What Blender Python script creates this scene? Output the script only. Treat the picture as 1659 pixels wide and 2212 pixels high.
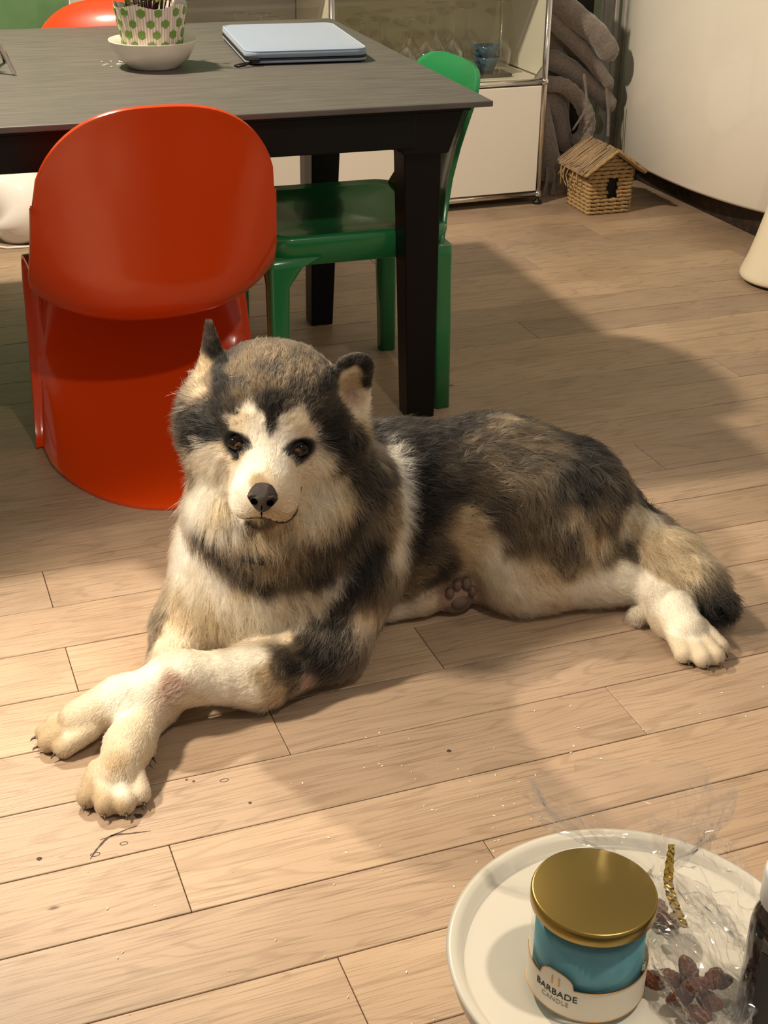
import bpy, bmesh, math, random
import numpy as np
from mathutils import Vector, Matrix, Euler

for o in list(bpy.data.objects): bpy.data.objects.remove(o)
scene = bpy.context.scene
COL = scene.collection

# ------------------------------------------------------------------ camera
YAW, PITCH, ROLL, CAM_H = 0.360576244, 0.479601472, 0.0113746732, 1.2881411
fw = Vector((math.sin(YAW)*math.cos(PITCH), math.cos(YAW)*math.cos(PITCH), -math.sin(PITCH)))
rt = Vector((math.cos(YAW), -math.sin(YAW), 0)); upv = rt.cross(fw)
r2 = rt*math.cos(ROLL) + upv*math.sin(ROLL); u2 = -rt*math.sin(ROLL) + upv*math.cos(ROLL)
cd = bpy.data.cameras.new('camera'); cam = bpy.data.objects.new('camera', cd); COL.objects.link(cam)
m = Matrix((r2, u2, -fw)).transposed().to_4x4(); m.translation = (0, 0, CAM_H); cam.matrix_world = m
cd.sensor_fit = 'HORIZONTAL'; cd.sensor_width = 36.0; cd.lens = 36.0*2975/1659; cd.clip_start = 0.02
scene.camera = cam

# ------------------------------------------------------------------ light
scene.view_settings.view_transform = 'Standard'; scene.view_settings.look = 'None'
scene.view_settings.gamma = 1.0; scene.view_settings.exposure = 0.0; scene.view_settings.use_curve_mapping = False
w = bpy.data.worlds.new('room_ambient'); scene.world = w; w.use_nodes = True
w.node_tree.nodes['Background'].inputs[0].default_value = (1.0, 0.87, 0.72, 1)
w.node_tree.nodes['Background'].inputs[1].default_value = 0.32
def lamp(name, kind, loc, power, color, size, target=None):
    ld = bpy.data.lights.new(name, kind); ld.energy = power; ld.color = color
    if kind == 'AREA': ld.shape = 'DISK'; ld.size = size
    else: ld.shadow_soft_size = size
    o = bpy.data.objects.new(name, ld); COL.objects.link(o); o.location = loc
    if target is not None: o.rotation_euler = (Vector(target)-Vector(loc)).to_track_quat('-Z', 'Y').to_euler()
    return o
lamp('pendant_light', 'POINT', (0.06, 3.42, 2.26), 285, (1.0, 0.84, 0.63), 0.055)
sp = lamp('ceiling_spot', 'SPOT', (-1.05, 1.70, 1.95), 380, (1.0, 0.85, 0.65), 0.12, (0.42, 1.74, 0.16))
lamp('sofa_ceiling_lamp', 'POINT', (0.85, 0.25, 2.45), 75, (1.0, 0.86, 0.68), 0.05)
sp.data.spot_size = math.radians(40); sp.data.spot_blend = 0.85

# ------------------------------------------------------------------ helpers
def lin(c):
    if isinstance(c, str):
        c = [int(c[i:i+2], 16)/255 for i in (0, 2, 4)]
        c = [x/12.92 if x <= .04045 else ((x+.055)/1.055)**2.4 for x in c]
    return (c[0], c[1], c[2], 1.0)
MATS = {}
def mat(name, color=(.8,.8,.8), rough=.5, metal=0.0, spec=.5, trans=0.0, ior=1.45, coat=0.0, sheen=0.0, emit=None, es=0.0, alpha=1.0, sss=0.0):
    m = bpy.data.materials.new(name); m.use_nodes = True
    b = m.node_tree.nodes['Principled BSDF']
    b.inputs['Base Color'].default_value = lin(color); b.inputs['Roughness'].default_value = rough
    b.inputs['Metallic'].default_value = metal; b.inputs['Specular IOR Level'].default_value = spec
    b.inputs['Transmission Weight'].default_value = trans; b.inputs['IOR'].default_value = ior
    b.inputs['Coat Weight'].default_value = coat; b.inputs['Coat Roughness'].default_value = .08
    b.inputs['Sheen Weight'].default_value = sheen; b.inputs['Alpha'].default_value = alpha
    if sss: b.inputs['Subsurface Weight'].default_value = sss; b.inputs['Subsurface Scale'].default_value = .01
    if emit is not None: b.inputs['Emission Color'].default_value = lin(emit); b.inputs['Emission Strength'].default_value = es
    MATS[name] = m
    return m
def nd(m, kind, **kw):
    n = m.node_tree.nodes.new(kind)
    for k, v in kw.items(): setattr(n, k, v)
    return n
def lk(m, a, b): m.node_tree.links.new(a, b)
def bsdf(m): return m.node_tree.nodes['Principled BSDF']
def ramp(m, fac, stops):
    r = nd(m, 'ShaderNodeValToRGB'); e = r.color_ramp.elements
    while len(e) < len(stops): e.new(0.5)
    for i, (p, c) in enumerate(stops): e[i].position = p; e[i].color = lin(c)
    lk(m, fac, r.inputs[0]); return r
def noise_mat(name, c1, c2, scale=(5,5,5), nscale=4.0, detail=4, rough=.5, bump=0.0, bscale=None, lo=.35, hi=.65, **kw):
    m = mat(name, c1, rough, **kw)
    tc = nd(m, 'ShaderNodeTexCoord'); mp = nd(m, 'ShaderNodeMapping'); mp.inputs['Scale'].default_value = scale
    lk(m, tc.outputs['Object'], mp.inputs[0])
    n = nd(m, 'ShaderNodeTexNoise'); n.inputs['Scale'].default_value = nscale; n.inputs['Detail'].default_value = detail
    lk(m, mp.outputs[0], n.inputs['Vector'])
    r = ramp(m, n.outputs['Fac'], [(lo, c1), (hi, c2)]); lk(m, r.outputs[0], bsdf(m).inputs['Base Color'])
    if bump:
        b = nd(m, 'ShaderNodeBump'); b.inputs['Strength'].default_value = bump; b.inputs['Distance'].default_value = .004
        lk(m, n.outputs['Fac'], b.inputs['Height']); lk(m, b.outputs[0], bsdf(m).inputs['Normal'])
    return m
def thin_glass(name, tint=(1,1,1), rough=.03, f0=.05, edge=.75, power=3.0, haze=0.0):
    """clear thin film: transparent, with a mirror reflection that grows towards grazing angles"""
    m = bpy.data.materials.new(name); m.use_nodes = True; nt = m.node_tree; nt.nodes.clear()
    out = nt.nodes.new('ShaderNodeOutputMaterial'); mx = nt.nodes.new('ShaderNodeMixShader')
    tr = nt.nodes.new('ShaderNodeBsdfTransparent'); tr.inputs[0].default_value = lin(tint)
    gl = nt.nodes.new('ShaderNodeBsdfGlossy'); gl.inputs['Roughness'].default_value = rough; gl.inputs['Color'].default_value = (1,1,1,1)
    lw = nt.nodes.new('ShaderNodeLayerWeight'); lw.inputs[0].default_value = .5
    pw = nt.nodes.new('ShaderNodeMath'); pw.operation = 'POWER'; pw.inputs[1].default_value = power
    mu = nt.nodes.new('ShaderNodeMath'); mu.operation = 'MULTIPLY_ADD'; mu.inputs[1].default_value = edge; mu.inputs[2].default_value = f0
    L = nt.links.new
    L(lw.outputs['Facing'], pw.inputs[0]); L(pw.outputs[0], mu.inputs[0]); L(mu.outputs[0], mx.inputs[0])
    src = tr.outputs[0]
    if haze:
        df = nt.nodes.new('ShaderNodeBsdfDiffuse'); df.inputs[0].default_value = (.8,.8,.8,1)
        m2 = nt.nodes.new('ShaderNodeMixShader'); m2.inputs[0].default_value = haze
        L(tr.outputs[0], m2.inputs[1]); L(df.outputs[0], m2.inputs[2]); src = m2.outputs[0]
    L(src, mx.inputs[1]); L(gl.outputs[0], mx.inputs[2]); L(mx.outputs[0], out.inputs[0])
    MATS[name] = m
    return m

def mesh_obj(name, verts, faces, material=None, parent=None, smooth=False, loc=None, rot=None):
    me = bpy.data.meshes.new(name); me.from_pydata([tuple(v) for v in verts], [], [tuple(f) for f in faces]); me.update()
    o = bpy.data.objects.new(name, me); COL.objects.link(o)
    if material is not None: me.materials.append(material)
    if smooth: me.polygons.foreach_set('use_smooth', [True]*len(me.polygons))
    if parent is not None: o.parent = parent
    if loc is not None: o.location = loc
    if rot is not None: o.rotation_euler = rot
    return o
def bm_obj(name, bm, material=None, parent=None, smooth=False, loc=None, rot=None, recalc=True):
    if recalc: bmesh.ops.recalc_face_normals(bm, faces=bm.faces)
    me = bpy.data.meshes.new(name); bm.to_mesh(me); bm.free()
    o = bpy.data.objects.new(name, me); COL.objects.link(o)
    if material is not None: me.materials.append(material)
    if smooth: me.polygons.foreach_set('use_smooth', [True]*len(me.polygons))
    if parent is not None: o.parent = parent
    if loc is not None: o.location = loc
    if rot is not None: o.rotation_euler = rot
    return o
def tag(o, label=None, cat=None, group=None, kind=None):
    if label: o['label'] = label
    if cat: o['category'] = cat
    if group: o['group'] = group
    if kind: o['kind'] = kind
    return o
def thing(name, label, cat, loc=(0,0,0), rz=0.0, group=None):
    o = bpy.data.objects.new(name, None); COL.objects.link(o); o.empty_display_size = .05
    o.location = loc; o.rotation_euler = (0, 0, rz)
    return tag(o, label, cat, group)
def copy_tree(o, parent=None):
    c = o.copy(); COL.objects.link(c); c.parent = parent
    for ch in o.children: copy_tree(ch, c)
    return c
def add_box(bm, c, s, bevel=0.0, seg=2, rot=None):
    mt = Matrix.Translation(c) @ (rot.to_4x4() if rot is not None else Matrix.Identity(4)) @ Matrix.Diagonal((s[0], s[1], s[2], 1))
    r = bmesh.ops.create_cube(bm, size=1.0, matrix=mt)
    if bevel:
        es = list({e for v in r['verts'] for e in v.link_edges})
        bmesh.ops.bevel(bm, geom=es, offset=bevel, segments=seg, profile=.5, affect='EDGES')
def box(name, c, s, material, parent=None, bevel=0.0, seg=2, smooth=False, rot=None):
    bm = bmesh.new(); add_box(bm, c, s, bevel, seg, rot); return bm_obj(name, bm, material, parent, smooth)
def loft(bm, rings, close=True, cap0=False, cap1=False):
    vr = [[bm.verts.new(p) for p in r] for r in rings]
    n = len(rings[0])
    for a, b in zip(vr[:-1], vr[1:]):
        for i in range(n if close else n-1):
            j = (i+1) % n
            bm.faces.new((a[i], a[j], b[j], b[i]))
    if cap0: bm.faces.new(list(reversed(vr[0])))
    if cap1: bm.faces.new(vr[-1])
def lathe_rings(prof, n=32, c=(0,0,0)):
    return [[(c[0]+r*math.cos(2*math.pi*i/n), c[1]+r*math.sin(2*math.pi*i/n), c[2]+z) for i in range(n)] for r, z in prof]
def lathe(name, prof, material, parent=None, n=32, c=(0,0,0), cap0=True, cap1=True, smooth=True, loc=None, rot=None):
    bm = bmesh.new(); loft(bm, lathe_rings(prof, n, c), True, cap0, cap1)
    return bm_obj(name, bm, material, parent, smooth, loc, rot)
def catmull(pts, n=8):
    P = [Vector(p) for p in pts]; P = [P[0]*2-P[1]] + P + [P[-1]*2-P[-2]]; out = []
    for i in range(1, len(P)-2):
        for k in range(n):
            t = k/n; a, b, c, d = P[i-1], P[i], P[i+1], P[i+2]
            out.append(.5*((2*b) + (c-a)*t + (2*a-5*b+4*c-d)*t*t + (3*b-a-3*c+d)*t**3))
    out.append(P[-2]); return out
def tube_rings(path, rad, n=10, twist=0.0, shape=None):
    path = [Vector(p) for p in path]; rings = []; T0 = None; N = None
    for i, p in enumerate(path):
        t = (path[min(i+1, len(path)-1)] - path[max(i-1, 0)]).normalized()
        if N is None:
            N = t.orthogonal().normalized()
        else:
            N = (N - t*N.dot(t)).normalized()
        B = t.cross(N); r = rad(i/(len(path)-1)) if callable(rad) else rad
        ring = []
        for k in range(n):
            a = 2*math.pi*k/n + twist*i
            s = shape(2*math.pi*k/n) if shape else 1.0
            ring.append(p + (N*math.cos(a) + B*math.sin(a))*r*s)
        rings.append(ring)
    return rings
def tube(name, path, rad, material, parent=None, n=10, smooth=True, cap=True, twist=0.0, shape=None):
    bm = bmesh.new(); loft(bm, tube_rings(path, rad, n, twist, shape), True, cap, cap)
    return bm_obj(name, bm, material, parent, smooth)
def mods(o, solid=None, sub=0, bev=None, offset=0.0):
    if solid:
        s = o.modifiers.new('thickness', 'SOLIDIFY'); s.thickness = solid; s.offset = offset
    if bev: b = o.modifiers.new('edge', 'BEVEL'); b.width = bev; b.segments = 2; b.limit_method = 'ANGLE'
    if sub: s = o.modifiers.new('smooth', 'SUBSURF'); s.levels = s.render_levels = sub
    return o
def text_mesh(name, body, size, material, parent, loc, rot=(0,0,0), align='CENTER', spacing=1.0, wrap_r=None):
    cu = bpy.data.curves.new(name, 'FONT'); cu.body = body; cu.size = size; cu.align_x = align; cu.align_y = 'CENTER'
    cu.space_character = spacing; cu.extrude = 0.0001
    t = bpy.data.objects.new('tmp_text', cu); COL.objects.link(t)
    dg = bpy.context.evaluated_depsgraph_get(); me = bpy.data.meshes.new_from_object(t.evaluated_get(dg))
    bpy.data.objects.remove(t); bpy.data.curves.remove(cu)
    me.name = name
    if wrap_r:                                   # bend flat lettering around a jar of radius wrap_r
        for v in me.vertices:
            a = v.co.x/wrap_r; rr = wrap_r + v.co.z
            v.co = (rr*math.sin(a), -rr*math.cos(a), v.co.y)
    me.materials.clear(); me.materials.append(material)
    o = bpy.data.objects.new(name, me); COL.objects.link(o); o.parent = parent; o.location = loc; o.rotation_euler = rot
    return o
# ------------------------------------------------------------------ the setting
random.seed(7)
def wood_material():
    m = mat('oak_plank', (.5,.4,.3), .42, spec=.4)
    geo = nd(m, 'ShaderNodeNewGeometry'); oi = nd(m, 'ShaderNodeObjectInfo')
    off = nd(m, 'ShaderNodeVectorMath', operation='SCALE'); off.inputs[0].default_value = (37.0, 11.0, 5.0); lk(m, oi.outputs['Random'], off.inputs['Scale'])
    ad = nd(m, 'ShaderNodeVectorMath', operation='ADD'); lk(m, geo.outputs['Position'], ad.inputs[0]); lk(m, off.outputs[0], ad.inputs[1])
    # long figure of the board
    mp = nd(m, 'ShaderNodeMapping'); mp.inputs['Scale'].default_value = (1.6, 11.0, 1.0); lk(m, ad.outputs[0], mp.inputs[0])
    n1 = nd(m, 'ShaderNodeTexNoise'); n1.inputs['Scale'].default_value = 1.3; n1.inputs['Detail'].default_value = 2; n1.inputs['Distortion'].default_value = .6
    lk(m, mp.outputs[0], n1.inputs['Vector'])
    # growth rings: contour lines of the figure
    mu = nd(m, 'ShaderNodeMath', operation='MULTIPLY'); mu.inputs[1].default_value = 60.0; lk(m, n1.outputs['Fac'], mu.inputs[0])
    sn0 = nd(m, 'ShaderNodeMath', operation='SINE'); lk(m, mu.outputs[0], sn0.inputs[0])
    sn = nd(m, 'ShaderNodeMath', operation='MULTIPLY_ADD'); sn.inputs[1].default_value = .5; sn.inputs[2].default_value = .5; lk(m, sn0.outputs[0], sn.inputs[0])
    # fine pores
    mp2 = nd(m, 'ShaderNodeMapping'); mp2.inputs['Scale'].default_value = (9.0, 420.0, 1.0); lk(m, ad.outputs[0], mp2.inputs[0])
    n2 = nd(m, 'ShaderNodeTexNoise'); n2.inputs['Scale'].default_value = 1.0; n2.inputs['Detail'].default_value = 3; lk(m, mp2.outputs[0], n2.inputs['Vector'])
    # wide colour drift
    n3 = nd(m, 'ShaderNodeTexNoise'); n3.inputs['Scale'].default_value = 3.0; n3.inputs['Detail'].default_value = 3; lk(m, ad.outputs[0], n3.inputs['Vector'])
    tone = ramp(m, n3.outputs['Fac'], [(.3, (.350,.250,.170)), (.7, (.450,.336,.238))])
    ringr = ramp(m, sn.outputs[0], [(.0, (.82,.81,.80)), (.22, (1,1,1))])
    porer = ramp(m, n2.outputs['Fac'], [(.33, (.68,.66,.64)), (.47, (1,1,1))])
    m1 = nd(m, 'ShaderNodeMixRGB', blend_type='MULTIPLY'); m1.inputs[0].default_value = .85; lk(m, tone.outputs[0], m1.inputs[1]); lk(m, ringr.outputs[0], m1.inputs[2])
    m2 = nd(m, 'ShaderNodeMixRGB', blend_type='MULTIPLY'); m2.inputs[0].default_value = .9; lk(m, m1.outputs[0], m2.inputs[1]); lk(m, porer.outputs[0], m2.inputs[2])
    bri = ramp(m, oi.outputs['Random'], [(0, (.84,.83,.84)), (1, (1.12,1.09,1.05))])
    m3 = nd(m, 'ShaderNodeMixRGB', blend_type='MULTIPLY'); m3.inputs[0].default_value = 1; lk(m, m2.outputs[0], m3.inputs[1]); lk(m, bri.outputs[0], m3.inputs[2])
    # sparse knots
    mp4 = nd(m, 'ShaderNodeMapping'); mp4.inputs['Scale'].default_value = (1.0, 2.2, 1.0); lk(m, ad.outputs[0], mp4.inputs[0])
    vo = nd(m, 'ShaderNodeTexVoronoi'); vo.inputs['Scale'].default_value = 2.3; lk(m, mp4.outputs[0], vo.inputs['Vector'])
    kn = ramp(m, vo.outputs['Distance'], [(.012, (1,1,1)), (.026, (0,0,0))])
    m4 = nd(m, 'ShaderNodeMixRGB'); lk(m, kn.outputs[0], m4.inputs[0]); lk(m, m3.outputs[0], m4.inputs[1]); m4.inputs[2].default_value = (.06,.035,.02,1)
    lk(m, m4.outputs[0], bsdf(m).inputs['Base Color'])
    b = nd(m, 'ShaderNodeBump'); b.inputs['Strength'].default_value = .25; b.inputs['Distance'].default_value = .002
    lk(m, n2.outputs['Fac'], b.inputs['Height']); lk(m, b.outputs[0], bsdf(m).inputs['Normal'])
    rr = ramp(m, n3.outputs['Fac'], [(.3, (.34,.34,.34)), (.7, (.50,.50,.50))]); lk(m, rr.outputs[0], bsdf(m).inputs['Roughness'])
    return m
oak = wood_material()
M_gap = mat('dark_joint', (.035,.022,.014), .9)
floor = tag(box('floor', (1.0, 2.4, -.03), (6.4, 6.4, .04), M_gap), 'pale oak plank floor', None, None, 'structure')
PW, Y0 = 0.137, 2.3035
# end joints read off the photograph, by row (row k lies between seam k and k+1)
def row_of(y): return int(math.floor((Y0-y)/PW))
joints = {6: [0.247], 3: [0.772], 5: [1.00], 7: [.66], 8: [.40], -7: [1.62], -4: [1.98], -1: [1.52], -9: [2.2], -2: [2.35], 1: [2.35], 9: [.10], -5: [.9], -6: [2.55], -3: [.55], -8: [1.35], -11: [1.9]}
for k in range(-22, 15):
    yb, ya = Y0 - k*PW, Y0 - (k+1)*PW              # far and near side of the row
    if yb > 5.32: yb = 5.32
    js = list(joints.get(k, []))
    x = js[0] if js else random.uniform(-.4, 2.2)
    cuts = [x]
    while cuts[-1] < 3.2: cuts.append(cuts[-1] + random.uniform(1.35, 1.95))
    while cuts[0] > -1.2: cuts.insert(0, cuts[0] - random.uniform(1.35, 1.95))
    for a, b in zip(cuts[:-1], cuts[1:]):
        a = max(a, -1.5); b = min(b, 3.3)
        if b - a < .05: continue
        bm = bmesh.new(); dz = random.uniform(-.0003, .0003)
        add_box(bm, ((a+b)/2, (ya+yb)/2, -.006+dz), (b-a-.0012, yb-ya-.0018, .012), .0008, 1)
        bm_obj('plank', bm, oak, floor)
M_green = noise_mat('green_wall_paint', (.10,.20,.085), (.115,.225,.10), nscale=3, rough=.8)
wall_back = tag(box('wall_back', (.9, 5.37, 1.3), (5.2, .10, 2.7), M_green), 'sage green painted back wall', None, None, 'structure')
M_side = mat('side_wall_paint', (.62,.58,.50), .8)
tag(box('wall_right', (3.40, 2.4, 1.3), (.10, 6.0, 2.7), M_side), 'off-white side wall', None, None, 'structure')
M_frame = noise_mat('grey_satin_frame', (.42,.39,.35), (.50,.47,.43), nscale=6, rough=.35)
tf = tag(box('trim_1', (2.735, 4.88, 1.2), (.13, .10, 2.4), M_frame, bevel=.006), 'pale grey upright door frame in the corner', None, None, 'structure')
for dx in (-.055, .0, .055): box('frame_groove', (2.735+dx*.8, 4.826, 1.2), (.018, .012, 2.4), M_frame, tf, .004)
# filled cracks and knots in the boards by the dog's forepaw
M_knot = noise_mat('knot_filler', (.030,.020,.014), (.075,.050,.034), nscale=120, rough=.7)
def crack(pts, wd):
    path = catmull([(x, y, .0004) for x, y in pts], 6); bm = bmesh.new(); rk = random.Random(len(pts))
    a, b = [], []
    for i, q in enumerate(path):
        t = (path[min(i+1, len(path)-1)]-path[max(i-1, 0)]).normalized(); n = Vector((-t.y, t.x, 0)); u = i/(len(path)-1); w_ = wd*(.25+.75*math.sin(math.pi*u))*rk.uniform(.5, 1.2)
        a.append((q+n*w_, q-n*w_))
    loft(bm, [[p[0]+Vector((0,0,.0003)), p[1]+Vector((0,0,.0003)), p[1]-Vector((0,0,.002)), p[0]-Vector((0,0,.002))] for p in a], True, True, True)
    bm_obj('filled_crack', bm, M_knot, floor)
crack([(.140,1.489), (.154,1.508), (.175,1.526), (.203,1.522), (.229,1.518)], .0018); crack([(.159,1.523), (.175,1.526), (.20,1.533), (.214,1.535)], .0012)
for x, y, r in ((.220,1.555,.0055), (.216,1.559,.003), (.376,1.530,.0028), (.693,1.546,.0040), (.075,1.513,.0040), (.302,1.612,.0022), (.311,1.605,.0024)):
    lathe('wood_knot', [(r, -.002), (r*.95, .0004), (r*.4, .0006)], M_knot, floor, 12, (x, y, 0)).scale = (1, 1, 1)
for x, y, r in ((.148,1.496,.0050), (.189,1.505,.0042), (.354,1.592,.0048)):
    tube('wood_knot', [(x+r*1.3*math.cos(t), y+r*.75*math.sin(t), 0) for t in np.linspace(0, 2*math.pi, 17)], .0008, M_knot, floor, 5, cap=False)
# ------------------------------------------------------------------ cabinet
M_white = mat('white_powder_coat', (.80,.755,.68), .38)
M_grey = mat('grey_recess_panel', (.30,.28,.26), .5)
M_greyb = mat('grey_back_panel', (.46,.43,.40), .5)
M_chrome = mat('chrome', (.75,.73,.70), .12, 1.0)
M_black = mat('black_plastic', (.012,.011,.010), .45)
M_olive = noise_mat('khaki_back_panel', (.50,.46,.33), (.56,.52,.38), scale=(1,1,5), nscale=3, rough=.35)
M_pane = thin_glass('cabinet_pane', (.97,.98,.95), .02, .035, .5, 4.0)
CX0, CX1, CX2, CY0, CY1 = .690, 1.455, 2.222, 4.378, 4.745
ZB, ZM, ZT = .036, .424, .812
cab = thing('display_cabinet', 'long white panelled display cabinet with chrome tube frame and glass doors', 'cabinet', (CX1, CY0, 0))
def cl(x, y, z): return (x-CX1, y-CY0, z)
for x in (CX0, CX1, CX2):
    for y in (CY0, CY1):
        tube('post', [cl(x, y, ZB), cl(x, y, ZT)], .0105, M_chrome, cab, 12)
        for z in (ZB, ZM, ZT):
            bm = bmesh.new(); bmesh.ops.create_uvsphere(bm, u_segments=14, v_segments=9, radius=.0145, matrix=Matrix.Translation(cl(x, y, z)))
            bm_obj('ball_joint', bm, M_chrome, cab, True)
        lathe('foot', [(.006, .03), (.006, .014), (.015, .011), (.016, 0)], M_black, cab, 14, cl(x, y, 0))
for z in (ZB, ZM, ZT):
    for y in (CY0, CY1):
        for a, b in ((CX0, CX1), (CX1, CX2)):
            tube('rail', [cl(a+.012, y, z), cl(b-.012, y, z)], .0105, M_chrome, cab, 12)
    for x in (CX0, CX1, CX2): tube('rail', [cl(x, CY0+.012, z), cl(x, CY1-.012, z)], .0105, M_chrome, cab, 12)
def panel(name, x0, x1, y0, y1, z0, z1, m, bev=.002):
    return box(name, cl((x0+x1)/2, (y0+y1)/2, (z0+z1)/2), (x1-x0, y1-y0, z1-z0), m, cab, bev)
panel('door', CX1+.013, CX2-.013, CY0-.010, CY0+.006, ZB+.013, ZM-.013, M_white)
panel('door', CX0+.013, 1.338, CY0-.010, CY0+.006, ZB+.013, ZM-.013, M_white)
panel('recess_panel', 1.342, CX1-.013, CY0+.020, CY0+.030, ZB+.013, ZM-.013, M_grey)
for a, b in ((CX0, CX1), (CX1, CX2)):
    panel('shelf', a+.011, b-.011, CY0+.011, CY1-.006, ZM+.004, ZM+.011, M_white)
    panel('back_panel', a+.011, b-.011, CY1-.006, CY1, ZM+.012, ZT-.01, M_olive if a == CX1 else M_greyb)
    panel('back_panel', a+.011, b-.011, CY1-.006, CY1, ZB+.012, ZM-.01, M_white)
    panel('top_panel', a+.011, b-.011, CY0+.011, CY1-.006, ZT+.002, ZT+.010, M_white)
    gl = panel('glass_door', a+.014, b-.014, CY0-.005, CY0-.001, ZM+.014, ZT-.014, M_pane, 0)
for x in (CX0, CX1, CX2):
    panel('side_panel', x-.003, x+.003, CY0+.013, CY1-.008, ZM+.012, ZT-.011, M_white)
    panel('side_panel', x-.003, x+.003, CY0+.013, CY1-.008, ZB+.012, ZM-.011, M_white)
# hinge corner of the glass door
mesh_obj('hinge_bracket', [cl(CX2-.040, CY0-.006, ZM+.013), cl(CX2-.013, CY0-.006, ZM+.013), cl(CX2-.013, CY0-.006, ZM+.050),
     cl(CX2-.040, CY0+.002, ZM+.013), cl(CX2-.013, CY0+.002, ZM+.013), cl(CX2-.013, CY0+.002, ZM+.050)],
     [(0,1,2), (5,4,3), (0,3,4,1), (1,4,5,2), (2,5,3,0)], M_chrome, cab)

# ------------------------------------------------------------------ glasses upside down on the shelf
M_glass = thin_glass('clear_glass', (.97,.97,.96), .03, .06, 1.0, 1.7)
def wine_glass(x, y, scale=1.0, bowl=1.0):
    lab = 'clear stemmed wine glass upside down in the khaki-backed cabinet bay' if x > CX1 else 'upturned wine glass in the grey-backed cabinet bay behind the sleeve'
    s = scale
    prof = [(.030*bowl*s, 0), (.037*bowl*s, .03*s), (.040*bowl*s, .055*s), (.034*bowl*s, .082*s), (.016*s, .103*s), (.0045*s, .115*s), (.0035*s, .15*s), (.0035*s, .19*s), (.006*s, .202*s), (.030*s, .207*s), (.034*s, .209*s)]
    t = thing('wine_glass', lab, 'glass', (x, y, ZM+.0112), 0, 'upturned wine glasses in the cabinet')
    lathe('bowl', prof[:6], M_glass, t, 20, cap0=False, cap1=False)
    lathe('stem', prof[5:9], M_glass, t, 10, cap0=False, cap1=False)
    lathe('foot', prof[8:], M_glass, t, 20, cap0=False, cap1=True)
for x, y, s in [(1.52, 4.46, .72), (1.585, 4.55, .76), (1.60, 4.44, .95), (1.665, 4.50, 1.06), (1.735, 4.44, .98), (1.80, 4.57, 1.05), (1.815, 4.46, 1.08), (1.88, 4.54, 1.14), (1.905, 4.45, 1.10), (1.96, 4.60, 1.15), (2.05, 4.64, 1.15), (2.15, 4.60, 1.10), (1.73, 4.63, 1.0), (1.64, 4.64, .95), (1.02, 4.47, .9), (1.24, 4.46, 1.12), (1.33, 4.58, 1.0), (1.20, 4.62, 1.05)]:
    wine_glass(x, y, s)
M_tray = mat('smoked_glass', (.05,.045,.04), .08, coat=.5)
M_cup = noise_mat('blue_glaze', (.018,.055,.10), (.05,.13,.20), nscale=18, rough=.18)
tray = box('glass_tray', (2.045, 4.475, ZM+.0112+.0065), (.155, .10, .012), M_tray, None, .005, 3)
tag(tray, 'dark smoked glass tray under the stacked blue cups', 'tray')
def cup(z, rz, label):
    t = thing('stacked_cup', label, 'cup', (2.045, 4.475, z), rz, 'blue cups in the cabinet')
    bm = bmesh.new(); rings = []
    for r, zz, sq in [(.020, 0, .3), (.026, .012, .4), (.034, .034, .6), (.041, .052, .8), (.038, .052, .8), (.030, .03, .6), (.018, .006, .3)]:
        ring = []
        for i in range(32):
            a = 2*math.pi*i/32; k = (abs(math.cos(a))**4 + abs(math.sin(a))**4)**-.25
            ring.append((r*math.cos(a)*(1-sq+sq*k), r*math.sin(a)*(1-sq+sq*k), zz))
        rings.append(ring)
    loft(bm, rings, True, True, True); bm_obj('cup_body', bm, M_cup, t, True)
    bm = bmesh.new()
    loft(bm, tube_rings([(-.028, 0, .020), (-.048, 0, .030), (-.052, 0, .036)], lambda u: .009*(1-u)+.002, 8), True, True, True)
    loft(bm, tube_rings([(-.034, 0, .040), (-.050, 0, .046), (-.055, 0, .056)], lambda u: .008*(1-u)+.0015, 8), True, True, True)
    bm_obj('spur_handle', bm, M_cup, t, True)
cup(ZM+.0235, math.radians(12), 'dark blue glazed cup resting on the glass tray, lower of two')
cup(ZM+.060, math.radians(4), 'dark blue glazed cup stacked upright inside the lower blue cup')
dk = thing('dark_vase', 'dark blue-grey glass jar behind the left-bay wine glasses', 'jar', (1.10, 4.66, ZM+.0112))
dk['label'] = 'dark blue-grey glass jar standing among cabinet wine glasses'
lathe('jar_body', [(.04, 0), (.052, .02), (.055, .10), (.042, .14), (.03, .15)], mat('slate_glass', (.05,.06,.08), .2), dk, 24)
lathe('jar_lid', [(.033, .1505), (.034, .162), (.02, .175), (.004, .178)], mat('slate_lid', (.08,.085,.10), .3), dk, 24)

# ------------------------------------------------------------------ dining table
def stone_top():
    m = noise_mat('charcoal_ceramic', (.074,.067,.062), (.122,.111,.103), scale=(3.0, 40, 1), nscale=3.0, detail=8, rough=.50, bump=.08, lo=.30, hi=.72)
    return m
M_top = stone_top(); M_leg = mat('black_lacquer', (.0030,.0028,.0030), .42, spec=.3)
TR = math.radians(-2.5); FR = Vector((1.213, 2.612, 0))
table = thing('dining_table', 'charcoal dining table with stone-look top and black angled legs', 'table', FR, TR)
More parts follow.
